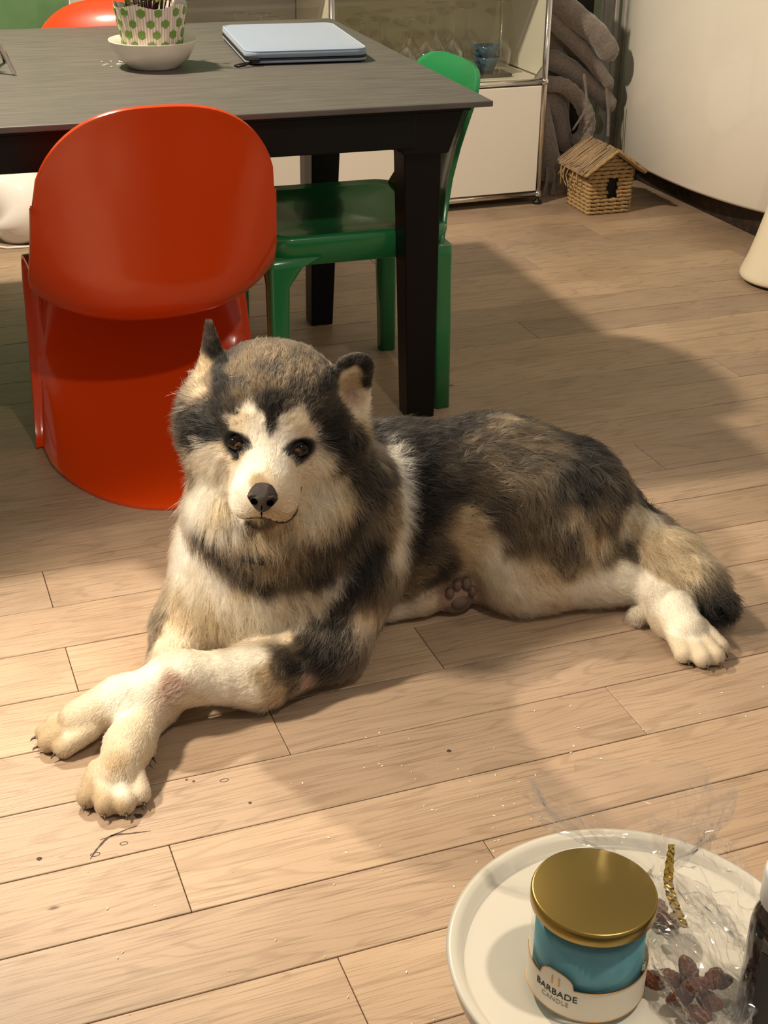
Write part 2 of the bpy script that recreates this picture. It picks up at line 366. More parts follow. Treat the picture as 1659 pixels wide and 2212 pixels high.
# local axes: x runs along the front edge (right corner = 0), y to the back
TL, TD, TH = 1.95, 1.205, .74
bm = bmesh.new(); add_box(bm, (-TL/2, TD/2, TH-.006), (TL, TD, .012), .0025, 2); bm_obj('table_top', bm, M_top, table)
box('under_frame', (-TL/2, TD/2, TH-.018), (TL-.07, TD-.07, .011), M_leg, table)
for y0 in (.060, TD-.065): box('rail', (-TL/2, y0, TH-.060), (TL-.30, .035, .074), M_leg, table, .003)
for x0 in (-.115, -TL+.115): box('end_rail', (x0, TD/2, TH-.0605), (.040, TD-.20, .073), M_leg, table, .003)
def table_leg(name, top, bot, wt, wb):
    bm = bmesh.new(); rings = []
    for p, (a, b) in ((top, wt), (bot, wb)):
        rings.append([(p[0]-a/2, p[1]-b/2, p[2]), (p[0]+a/2, p[1]-b/2, p[2]), (p[0]+a/2, p[1]+b/2, p[2]), (p[0]-a/2, p[1]+b/2, p[2])])
    loft(bm, rings, True, True, True)
    o = bm_obj(name, bm, M_leg, table); mods(o, bev=.003); return o
for sx in (0, 1):
    f = (lambda x: x) if sx == 0 else (lambda x: -TL - x)
    lg = table_leg('leg', (f(-.125), .110, TH-.045), (f(-.098), .150, 0), (.085, .075), (.066, .062))
    # flared head block and its fixing plate
    bm = bmesh.new(); a, b = (-.200, -.045) if sx == 0 else (-TL+.045, -TL+.200)
    lo = (-.175, -.075) if sx == 0 else (-TL+.075, -TL+.175)
    loft(bm, [[(a, .045, TH-.024), (b, .045, TH-.024), (b, .155, TH-.024), (a, .155, TH-.024)],
              [(lo[0], .050, TH-.112), (lo[1], .050, TH-.112), (lo[1], .150, TH-.112), (lo[0], .150, TH-.112)]], True, True, True)
    mods(bm_obj('head_block', bm, M_leg, lg, loc=None), bev=.003)
    lg2 = table_leg('leg', (f(-.115), .875, TH-.045), (f(-.148), .825, 0), (.085, .085), (.060, .062))
    bm = bmesh.new(); loft(bm, [[(a, .80, TH-.024), (b, .80, TH-.024), (b, .95, TH-.024), (a, .95, TH-.024)],
              [(lo[0], .82, TH-.112), (lo[1], .82, TH-.112), (lo[1], .93, TH-.112), (lo[0], .93, TH-.112)]], True, True, True)
    mods(bm_obj('head_block', bm, M_leg, lg2), bev=.003)
# small folded steel bracket in the corner behind the front rail
mesh_obj('corner_bracket', [(-.215, .083, .655), (-.165, .083, .655), (-.175, .083, .625), (-.215, .089, .655), (-.165, .089, .655), (-.175, .089, .625)],
         [(0,1,2), (5,4,3), (0,3,4,1), (1,4,5,2), (2,5,3,0)], mat('red_brown_steel', (.10,.035,.02), .4), table)

# ------------------------------------------------------------------ one-piece cantilever chairs
M_orange = mat('orange_plastic', (.66,.055,.004), .22, spec=.5, coat=.35)
def interp(pts, n):
    return [Vector(p) for p in catmull(pts, n)]
def panton(name):
    # side profiles (forward, up): centre line and edge, same number of stations
    C = [(-.250,.792), (-.236,.752), (-.222,.700), (-.206,.630), (-.190,.560), (-.177,.490), (-.166,.425), (-.142,.374), (-.085,.340), (.000,.328), (.095,.342), (.185,.372), (.246,.390), (.283,.376), (.290,.335), (.268,.270), (.215,.195), (.130,.118), (.030,.058), (-.075,.024), (-.180,.010), (-.290,.005)]
    E = [(-.215,.770), (-.196,.735), (-.178,.690), (-.158,.630), (-.138,.570), (-.118,.515), (-.095,.470), (-.062,.432), (-.020,.400), (.035,.384), (.095,.392), (.150,.404), (.192,.408), (.216,.390), (.218,.350), (.207,.290), (.192,.220), (.175,.155), (.155,.100), (.135,.055), (.115,.022), (.095,.004)]
    Wd = [.232, .232, .232, .232, .235, .239, .243, .245, .240, .232, .224, .218, .214, .214, .216, .219, .223, .228, .233, .238, .242, .246]
    n = 5
    Cc = catmull([(a, b, 0) for a, b in C], n); Ee = catmull([(a, b, 0) for a, b in E], n); Ww = catmull([(a, 0, 0) for a in Wd], n)
    NV = 33; verts = []; faces = []; L = len(Cc)
    for i in range(L):
        u = i/(L-1)*(len(C)-1)
        k = min(1.0, max(0.0, (u-11)/5))
        for j in range(NV):
            v = -1 + 2*j/(NV-1)
            v = math.sin(v*math.pi/2)*.45 + v*.55            # more columns near the edges
            s1 = v*v*(.55+.45*v*v); s2 = 1-math.sqrt(max(0, 1-(v*v)*.9999))
            s = s1*(1-k) + s2*k
            y = Cc[i].x*(1-s) + Ee[i].x*s; z = Cc[i].y*(1-s) + Ee[i].y*s
            x = v*Ww[i].x
            if u < 3.6:                                      # rounded top of the back
                g = .97*(1-math.sqrt(max(0, 1-abs(v)**2.9))); zb, yb = .595, -.198+.05*s
                z = zb+(z-zb)*(1-g); y = yb+(y-yb)*(1-g)
            verts.append((x, y, max(z, .0045)))
    # folded rim: narrow along the back, a broad flange down the leg
    rows = []
    for i in range(L):
        u = i/(L-1)*(len(C)-1); lip = .0035 + .024*min(1, max(0, (u-9.5)/2.5)) - .010*min(1, max(0, (u-14)/7))
        r = verts[i*NV:(i+1)*NV]; a, b = r[0], r[-1]; f3 = .5*min(1, max(0, (u-9.5)/2.5))
        rows.append([(a[0]-lip, a[1]-lip*.15, a[2]), (a[0]-lip*.5, a[1]-lip*.02, a[2])] + r + [(b[0]+lip*.5, b[1]-lip*.02, b[2]), (b[0]+lip, b[1]-lip*.15, b[2])])
    NV += 4; verts = [p for r in rows for p in r]
    for i in range(L-1):
        for j in range(NV-1):
            a = i*NV+j; faces.append((a, a+1, a+NV+1, a+NV))
    o = mesh_obj(name, verts, faces, M_orange, None, True)
    s = o.modifiers.new('shell', 'SOLIDIFY'); s.thickness = .0085; s.offset = 0
    b = o.modifiers.new('edge', 'BEVEL'); b.width = .0028; b.segments = 3; b.limit_method = 'ANGLE'; b.angle_limit = math.radians(60)
    return o
ch = panton('cantilever_chair'); ch.location = (.513, 2.750, 0); ch.rotation_euler = (0, 0, math.radians(-2))
tag(ch, 'one-piece red-orange plastic cantilever chair, its back towards the dog', 'chair', 'moulded cantilever chairs')
c2 = ch.copy(); COL.objects.link(c2); c2.location = (.66, 3.72, 0); c2.rotation_euler = (0, 0, math.radians(176))
tag(c2, 'bright orange one-piece chair across the dining table, mostly hidden', 'chair', 'moulded cantilever chairs')

# ------------------------------------------------------------------ green chair
M_gchair = mat('green_plastic', (.019,.200,.066), .22, coat=.3)
gch = thing('plastic_chair', 'glossy green moulded plastic chair tucked under the table end', 'chair', (1.0, 3.0, 0), math.radians(-2))
def rr(w, d, r, z, cx=0, cy=0, n=6):
    out = []
    for qx, qy, a0 in ((1,1,0), (-1,1,90), (-1,-1,180), (1,-1,270)):
        for i in range(n+1):
            a = math.radians(a0 + 90*i/n)
            out.append((cx + qx*(w/2-r) + r*math.cos(a), cy + qy*(d/2-r) + r*math.sin(a), z))
    return out
bm = bmesh.new()
loft(bm, [rr(.38,.40,.05,.372), rr(.405,.425,.05,.378), rr(.425,.445,.055,.425), rr(.425,.445,.055,.436), rr(.412,.432,.05,.443), rr(.36,.38,.04,.436), rr(.20,.22,.03,.428)], True, True, True)
bm_obj('seat', bm, M_gchair, gch, True)
def green_leg(sx, sy, rear):
    x0, y0 = sx*.192, sy*.200; bm = bmesh.new(); rings = []
    for z, wx, wy, ox in ((0, .040, .044, .006 if rear else 0), (.20, .043, .050, .003 if rear else 0), (.33, .046, .056, 0), (.372, .075, .085, 0), (.395, .12, .13, 0)):
        cx = x0 + sx*ox - sx*(wx-.040)/2; cy = y0 - sy*(wy-.044)/2
        rings.append(rr(wx, wy, .010, z, cx, cy, 3))
    loft(bm, rings, True, True, True); bm_obj('leg', bm, M_gchair, gch, True)
for sx, sy in ((-1,-1), (-1,1), (1,-1), (1,1)): green_leg(sx, sy, sx > 0)
# backrest: waisted where it leaves the seat, broad and rounded at the top, leaning out
bm = bmesh.new(); rows = []
prof = [(.40, .192, .430), (.43, .196, .400), (.47, .203, .350), (.53, .213, .330), (.60, .228, .350), (.66, .244, .382), (.70, .256, .398)] + [(.70+.062*math.sin(t), .256+.019*math.sin(t), .398*max(.03, math.cos(t))**.55) for t in (.25, .5, .75, .95, 1.1, 1.25, 1.36, 1.45, 1.52, 1.56)]
vs, fs, NB = [], [], 17
for z, x, wd in prof:
    for j in range(NB):
        v = -1+2*j/(NB-1); vs.append((x + .030*(1-(v*wd/.40)**2), v*wd/2, z))
for i in range(len(prof)-1):
    for j in range(NB-1):
        a = i*NB+j; fs.append((a, a+1, a+NB+1, a+NB))
o = mesh_obj('backrest', vs, fs, M_gchair, gch, True); mods(o, solid=.010, bev=.003)
# ------------------------------------------------------------------ on the table
TZ = .7402
def ceramic(): return noise_mat('cream_ceramic', (.70,.66,.58), (.76,.72,.64), nscale=5, rough=.25, coat=.3)
M_cer = ceramic()
bowl = tag(lathe('shallow_bowl', [(.050, 0), (.056, .001), (.058, .006), (.078, .018), (.090, .038), (.098, .058), (.0985, .0605), (.0955, .060), (.088, .041), (.074, .022), (.050, .012)], M_cer, None, 48, loc=(.640, 3.200, TZ)),
           'shallow cream ceramic bowl under the potted plant', 'bowl')
M_paper = bpy.data.materials.new('paper_wrap')
def paper_mat():
    m = mat('hexagon_paper', (.78,.70,.62), .7)
    tc = nd(m, 'ShaderNodeTexCoord'); sp = nd(m, 'ShaderNodeSeparateXYZ'); lk(m, tc.outputs['Object'], sp.inputs[0])
    at = nd(m, 'ShaderNodeMath', operation='ARCTAN2'); lk(m, sp.outputs['Y'], at.inputs[0]); lk(m, sp.outputs['X'], at.inputs[1])
    wv = nd(m, 'ShaderNodeMath', operation='MULTIPLY'); wv.inputs[1].default_value = 70; lk(m, at.outputs[0], wv.inputs[0])
    sn = nd(m, 'ShaderNodeMath', operation='SINE'); lk(m, wv.outputs[0], sn.inputs[0])
    r = ramp(m, sn.outputs[0], [(0, (.62,.50,.44)), (.6, (.84,.78,.72))]); lk(m, r.outputs[0], bsdf(m).inputs['Base Color']); return m
M_wrap = paper_mat(); M_hex = noise_mat('green_print', (.13,.25,.045), (.20,.34,.08), nscale=60, rough=.7)
M_hexl = mat('grey_print_line', (.45,.42,.40), .7)
pot = thing('potted_plant', 'small plant in pleated paper wrap printed with green hexagons', 'plant', (.640, 3.203, TZ+.0175))
HP = .118
def pot_r(z, a=0.0): return .060 + .020*(z/HP) + .0010*math.sin(44*a)
bm = bmesh.new()
loft(bm, [[(pot_r(z, 2*math.pi*i/176)*math.cos(2*math.pi*i/176), pot_r(z, 2*math.pi*i/176)*math.sin(2*math.pi*i/176), z + (.004*math.sin(5*2*math.pi*i/176) if z == HP else 0)) for i in range(176)] for z in (0, .04, .08, HP)], True, True, False)
bm_obj('paper_wrap', bm, M_wrap, pot, True)
random.seed(3)
for row in range(5):
    zc = .012 + row*.0235; n = 12
    for k in range(n):
        a = 2*math.pi*(k + .5*(row % 2))/n + random.uniform(-.06, .06); s = random.uniform(.0088, .0112)
        for scale, m_, off, nm in ((1.0, M_hex, .0026, 'green_hexagon'),):
            vs = []; 
            for i in range(6):
                t = math.radians(60*i+30+random.uniform(-4, 4)); da = s*math.cos(t)/pot_r(zc); dz = s*math.sin(t)
                rr_ = .060 + .020*((zc+dz)/HP) + off; vs.append((rr_*math.cos(a+da), rr_*math.sin(a+da), zc+dz))
            vs2 = [(v[0]*.965, v[1]*.965, v[2]) for v in vs]
            mesh_obj(nm, vs+vs2, [(0,1,2,3,4,5), (11,10,9,8,7,6)] + [(i, (i+6), (i+1) % 6+6, (i+1) % 6) for i in range(6)], m_, pot)
box('price_tag', (.058, -.040, .118), (.040, .0012, .050), mat('grey_card', (.50,.46,.44), .6), pot, 0, rot=Euler((.12, 0, .7)).to_matrix())
M_leaf = noise_mat('dark_leaf', (.05,.10,.015), (.30,.34,.06), nscale=40, rough=.45); M_stem = mat('purple_stem', (.09,.03,.035), .5)
lathe('soil', [(.075, .095), (.03, .100), (.001, .101)], mat('soil', (.02,.014,.01), .95), pot, 20, cap0=False)
for k in range(34):
    a = random.uniform(0, 6.28); rad = random.uniform(.005, .055); tz = random.uniform(.125, .20); lean = random.uniform(.2, .9)
    b = Vector((rad*math.cos(a), rad*math.sin(a), .098)); t = b + Vector((math.cos(a)*.03*lean, math.sin(a)*.03*lean, tz-.098))
    st = tube('stem', [b, (b+t)/2+Vector((.003, 0, .01)), t], .0016, M_stem, pot, 5)
    for q in range(2):
        d = Vector((math.cos(a+q*2.2), math.sin(a+q*2.2), random.uniform(.1, .6))).normalized(); sd = d.cross(Vector((0, 0, 1))).normalized(); ll = random.uniform(.014, .024)
        o0 = t - Vector((0, 0, .012*q)); up_ = sd.cross(d)
        ps = [o0, o0+d*ll*.4+sd*ll*.32+up_*.003, o0+d*ll*.8+sd*ll*.22+up_*.002, o0+d*ll*1.1, o0+d*ll*.8-sd*ll*.22+up_*.002, o0+d*ll*.4-sd*ll*.32+up_*.003, o0+d*ll*.5-up_*.001]
        o = mesh_obj('leaf', ps, [(0,1,6), (1,2,6), (2,3,6), (3,4,6), (4,5,6), (5,0,6)], M_leaf, pot); mods(o, solid=.0006)
# crumbs beside the bowl
bm = bmesh.new()
for k in range(9):
    bmesh.ops.create_icosphere(bm, subdivisions=1, radius=1, matrix=Matrix.Translation((.555+random.uniform(-.035, .03), 3.25+random.uniform(-.035, .05), TZ+.0008)) @ Euler((0, 0, random.uniform(0, 3))).to_matrix().to_4x4() @ Matrix.Diagonal((random.uniform(.003, .008), .0016, .0011, 1)))
tag(bm_obj('crumbs', bm, mat('white_crumb', (.8,.77,.7), .8)), 'tiny white crumbs scattered on the table by the bowl', 'crumbs', None, 'stuff')
# padded sleeve
M_fleece = noise_mat('pale_blue_cloth', (.20,.265,.375), (.25,.325,.45), nscale=160, detail=3, rough=.95, bump=.5, sheen=.4)
M_seam = mat('blue_seam', (.30,.37,.49), .9); M_zip = mat('black_metal_zip', (.02,.018,.018), .35, .6)
slv = thing('laptop_sleeve', 'pale blue padded zip sleeve lying on the table', 'sleeve', (1.005, 3.335, TZ), math.radians(-6.5))
SW, SD = .285, .415
def cushion(z0, z1, puff, grow=0.0):
    bm = bmesh.new(); N = 14; vs = {}
    rings = []
    for k, (s, z) in enumerate([(.93, z0), (1.0, z0+.003), (1.0, z1-.004), (.985, z1), (.90, z1+puff*.35), (.70, z1+puff*.75), (.40, z1+puff), (.12, z1+puff)]):
        rings.append(rr((SW+grow)*s if s > .9 else (SW+grow)-(1-s)*SW, (SD+grow)*s if s > .9 else (SD+grow)-(1-s)*SW, .028*max(s, .3), z, 0, 0, 6))
    loft(bm, rings, True, True, True); return bm
bm_obj('lower_half', cushion(.002, .0125, .0005), M_fleece, slv, True)
bm_obj('upper_half', cushion(.0135, .030, .009), M_fleece, slv, True)
for z in (.0130, .0302):
    pts = [Vector(p) for p in rr(SW*(.998 if z < .02 else .985), SD*(.998 if z < .02 else .985), .028, z, 0, 0, 6)]; pts.append(pts[0])
    tube('zip_tape' if z < .02 else 'piping', pts, .0018, M_zip if z < .02 else M_seam, slv, 6, cap=False)
box('zip_slider', (-SW/2+.018, -SD/2-.003, .0125), (.024, .010, .010), M_zip, slv, .002)
tube('zip_pull', [(-SW/2+.010, -SD/2-.006, .010), (-SW/2-.004, -SD/2-.018, .006), (-SW/2-.020, -SD/2-.024, .004), (-SW/2-.028, -SD/2-.014, .004), (-SW/2-.016, -SD/2-.006, .005), (-SW/2+.002, -SD/2-.008, .008)], .0028, M_zip, slv, 7)
lb = box('brand_patch', (-SW/2+.052, -SD/2+.105, .0352), (.030, .024, .0012), mat('cream_patch', (.75,.70,.58), .8), slv)
box('patch_print', (0, 0, 0), (.012, .007, .0006), mat('patch_ink', (.10,.09,.08), .8), lb).location = (0, 0, .0008)
# chrome tripod at the table's end
trp = thing('chrome_stand', 'polished chrome stand with slim splayed legs on the table', 'stand', (.250, 3.262, TZ))
for a, (fx, fy) in enumerate([(.080, -.080), (.078, .090), (-.12, 0)]):
    tube('leg', [(fx, fy, .0025), (fx*.62, fy*.62, .085), (fx*.2, fy*.2, .185), (0, 0, .24)], lambda u: .0045+.004*u, M_chrome, trp, 10)
lathe('hub', [(.016, .225), (.020, .235), (.020, .255), (.010, .262)], M_chrome, trp, 20)

# ------------------------------------------------------------------ white gloss unit with a rounded end, dark plinth
M_gloss = mat('white_gloss_lacquer', (.76,.72,.65), .10, coat=.6)
M_plinth = noise_mat('rusty_dark_plinth', (.020,.014,.011), (.075,.035,.020), nscale=9, detail=6, rough=.6, lo=.45, hi=.8)
unit = thing('rounded_counter', 'white glossy counter with rounded end and dark recessed plinth', 'counter', (2.9, 4.0, 0))
# plan outline of the outer face, far corner first, running towards the viewer and curving away at the near end
face = [(2.690, 4.62), (2.655, 4.60), (2.625, 4.48), (2.612, 4.30), (2.610, 4.14), (2.622, 3.98), (2.650, 3.82), (2.695, 3.68), (2.765, 3.53), (2.870, 3.39), (3.0, 3.29), (3.2, 3.22)]
fc = catmull([(x-2.9, y-4.0, 0) for x, y in face], 6)
bm = bmesh.new()
sec = [(.030, .100), (.006, .102), (0, .112), (0, .45), (0, .80), (.004, .90), (.02, .912), (.40, .912)]
rings = []
for i, p in enumerate(fc):
    t = (fc[min(i+1, len(fc)-1)]-fc[max(i-1, 0)]).normalized(); nrm = Vector((-t.y, t.x, 0))
    rings.append([(p.x + abs(nrm.x)*d if d < .1 else .40, p.y + (nrm.y if nrm.x > 0 else -nrm.y)*d if d < .1 else p.y, z) for d, z in sec])
loft(bm, rings, False)
bm_obj('front_shell', bm, M_gloss, unit, True)
box('plinth', (.11, .07, .0515), (.56, 1.02, .101), M_plinth, unit, .004)
box('far_end_panel', (.12, .625, .50), (.62, .012, .80), M_gloss, unit)
# ------------------------------------------------------------------ flared cream pedestal
ped = thing('flared_pedestal', 'cream flared pedestal foot of a floor lamp by the counter', 'lamp', (2.545, 3.335, 0))
M_cream = mat('cream_lacquer', (.80,.72,.55), .35)
lathe('base_skirt', [(.128, .010), (.136, .012), (.139, .020), (.137, .030), (.120, .075), (.105, .13), (.088, .20), (.066, .30), (.045, .42), (.030, .56), (.022, .70)], M_cream, ped, 48)
lathe('base_disc', [(.120, 0), (.125, .004), (.122, .0115)], M_black, ped, 40)
lathe('neck', [(.022, .698), (.020, .80), (.020, 1.0)], M_cream, ped, 20)
# ------------------------------------------------------------------ gourd-shaped white lamp near the green wall
M_opal = mat('opal_glass', (.86,.84,.80), .08, coat=.5)
gl = thing('gourd_lamp', 'glossy white gourd-shaped lamp on the floor by the green wall', 'lamp', (.455, 4.52, 0))
bm = bmesh.new(); ax = catmull([(.02, 0, .004), (.012, 0, .03), (0, 0, .085), (-.030, 0, .135), (-.075, 0, .165), (-.125, 0, .190), (-.165, 0, .235), (-.17, 0, .285)], 8)
loft(bm, tube_rings(ax, lambda u: (.060+.065*math.sin(math.pi*min(1, u/.62))**.8 if u < .31 else .060+.065*math.cos(math.pi/2*min(1, (u-.31)/.33))**1.5 if u < .64 else .060+.030*math.sin((u-.64)/.36*math.pi)*1.0) * (1 if u < .97 else .6), 36), True, True, True)
bm_obj('body', bm, M_opal, gl, True)
lathe('base_ring', [(.060, 0), (.066, .002), (.064, .010), (.052, .012)], M_chrome, gl, 32)
cab_ = tube('power_cable', [(-.10, -.02, .004), (-.13, -.07, .004), (-.08, -.115, .004), (.02, -.125, .004), (.13, -.10, .004), (.26, -.06, .004)], .004, mat('white_cable', (.75,.70,.62), .5), gl, 8)
# ------------------------------------------------------------------ the dog: one continuous skin grown from a smooth distance field
class Field:
    def __init__(s): s.P = []
    def cone(s, a, b, ra, rb, k=.03, flow=None, ln=.02, lift=.45, cut=False):
        a, b = np.array(a, float), np.array(b, float)
        s.P.append(dict(t='c', a=a, b=b, ra=ra, rb=rb, k=k, flow=np.array(flow if flow is not None else (b-a), float), ln=ln, lift=lift, cut=cut))
    def ell(s, c, r, R=None, k=.03, flow=(0,0,-1), ln=.02, lift=.45, cut=False):
        R = np.eye(3) if R is None else np.array(R, float)      # columns = local axes
        s.P.append(dict(t='e', c=np.array(c, float), r=np.array(r, float), R=R, k=k, flow=np.array(flow, float), ln=ln, lift=lift, cut=cut))
    def fin(s, c, R, L, ra, rb, flat, k=.01, flow=(0,0,1), ln=.006, lift=.25, cut=False):
        # flattened cone: local z runs along it, local y is squeezed
        s.P.append(dict(t='f', c=np.array(c, float), R=np.array(R, float), L=L, ra=ra, rb=rb, flat=flat, k=k, flow=np.array(flow, float), ln=ln, lift=lift, cut=cut))
    @staticmethod
    def dist(q, X):
        if q['t'] == 'c':
            ba = q['b']-q['a']; L2 = ba@ba; pa = X-q['a']; t = np.clip((pa@ba)/L2, 0, 1)
            d = pa - t[..., None]*ba
            return np.sqrt((d*d).sum(-1)) - (q['ra'] + (q['rb']-q['ra'])*t)
        if q['t'] == 'f':
            p = (X-q['c'])@q['R']; t = np.clip(p[..., 2]/q['L'], 0, 1); r = q['ra']+(q['rb']-q['ra'])*t
            return (np.sqrt(p[..., 0]**2 + (p[..., 1]*q['flat'])**2 + (p[..., 2]-t*q['L'])**2) - r)/(1+.35*(q['flat']-1))
        p = (X-q['c'])@q['R']; k0 = np.sqrt(((p/q['r'])**2).sum(-1)); k1 = np.sqrt(((p/q['r']**2)**2).sum(-1))
        return k0*(k0-1)/np.maximum(k1, 1e-6)
    def bounds(s, q):
        if q['t'] == 'c':
            r = max(q['ra'], q['rb']); return np.minimum(q['a'], q['b'])-r, np.maximum(q['a'], q['b'])+r
        if q['t'] == 'f': return q['c']-q['L']-q['ra'], q['c']+q['L']+q['ra']
        e = np.sqrt(((q['R']*q['r'])**2).sum(1)); return q['c']-e, q['c']+e
    def grid(s, h):
        lo = np.min([s.bounds(q)[0] for q in s.P], 0)-4*h; hi = np.max([s.bounds(q)[1] for q in s.P], 0)+4*h
        n = np.ceil((hi-lo)/h).astype(int)+1
        f = np.full(n, .2, np.float32)
        for q in s.P:
            b0, b1 = s.bounds(q); mg = q['k']+2*h
            i0 = np.maximum(np.floor((b0-mg-lo)/h).astype(int), 0); i1 = np.minimum(np.ceil((b1+mg-lo)/h).astype(int)+1, n)
            ax = [lo[k]+h*np.arange(i0[k], i1[k]) for k in range(3)]
            X = np.stack(np.meshgrid(*ax, indexing='ij'), -1)
            d = s.dist(q, X).astype(np.float32); sl = tuple(slice(a, b) for a, b in zip(i0, i1)); g = f[sl]; k = q['k']
            if q['cut']:
                hh = np.clip(.5-.5*(g+d)/k, 0, 1); f[sl] = g*(1-hh) - d*hh + k*hh*(1-hh)
            else:
                hh = np.clip(.5+.5*(g-d)/k, 0, 1); f[sl] = g*(1-hh) + d*hh - k*hh*(1-hh)
        return f, lo
def surface_nets(f, lo, h):
    s = f < 0; nx, ny, nz = f.shape
    cnt = np.zeros((nx-1, ny-1, nz-1), np.int8)
    C = [(i, j, k) for i in (0,1) for j in (0,1) for k in (0,1)]
    sub = lambda A, c: A[c[0]:nx-1+c[0], c[1]:ny-1+c[1], c[2]:nz-1+c[2]]
    for c in C: cnt += sub(s, c)
    act = (cnt > 0) & (cnt < 8); idx = np.argwhere(act); vid = np.full(act.shape, -1, np.int64); vid[act] = np.arange(len(idx))
    acc = np.zeros((len(idx), 3)); num = np.zeros(len(idx))
    I = idx.T
    for c in C:
        for ax in range(3):
            if c[ax]: continue
            d = list(c); d[ax] = 1
            va = f[I[0]+c[0], I[1]+c[1], I[2]+c[2]]; vb = f[I[0]+d[0], I[1]+d[1], I[2]+d[2]]
            x = (va < 0) != (vb < 0); t = np.where(x, va/(va-vb+1e-12), 0)
            p = np.array(c, float)[None, :].repeat(len(idx), 0); p[:, ax] = t
            acc[x] += p[x]; num[x] += 1
    V = lo + h*(idx + acc/num[:, None]); F = []
    for ax in range(3):
        a, b = (ax+1) % 3, (ax+2) % 3
        s0 = np.moveaxis(s, ax, 0); ed = s0[:-1] != s0[1:]; ins = s0[:-1]
        e = np.argwhere(ed); flip = ins[ed]
        order = [ax] + [k for k in range(3) if k != ax]           # moveaxis keeps the other axes in order
        G = np.zeros_like(e); 
        for kk, o in enumerate(order): G[:, o] = e[:, kk]
        ok = (G[:, a] > 0) & (G[:, b] > 0) & (G[:, a] < f.shape[a]-1) & (G[:, b] < f.shape[b]-1); G, flip = G[ok], flip[ok]
        q = []
        for da, db in ((-1,-1), (0,-1), (0,0), (-1,0)):
            g = G.copy(); g[:, a] += da; g[:, b] += db; q.append(vid[g[:, 0], g[:, 1], g[:, 2]])
        q = np.stack(q, 1); q[~flip] = q[~flip][:, ::-1]; F.append(q)
    return V, np.concatenate(F)
def vnormals(V, F):
    n = np.cross(V[F[:, 2]]-V[F[:, 0]], V[F[:, 3]]-V[F[:, 1]]); N = np.zeros_like(V)
    for k in range(4): np.add.at(N, F[:, k], n)
    return N/np.maximum(np.linalg.norm(N, axis=1, keepdims=True), 1e-12)
def relax(V, F, it=2, lam=.5):
    E = np.concatenate([F[:, [i, (i+1) % 4]] for i in range(4)])
    for _ in range(it):
        S = np.zeros_like(V); c = np.zeros(len(V)); np.add.at(S, E[:, 0], V[E[:, 1]]); np.add.at(c, E[:, 0], 1)
        V = V + lam*(S/np.maximum(c, 1)[:, None]-V)
    return V
def nrm(v): v = np.array(v, float); return v/np.linalg.norm(v)

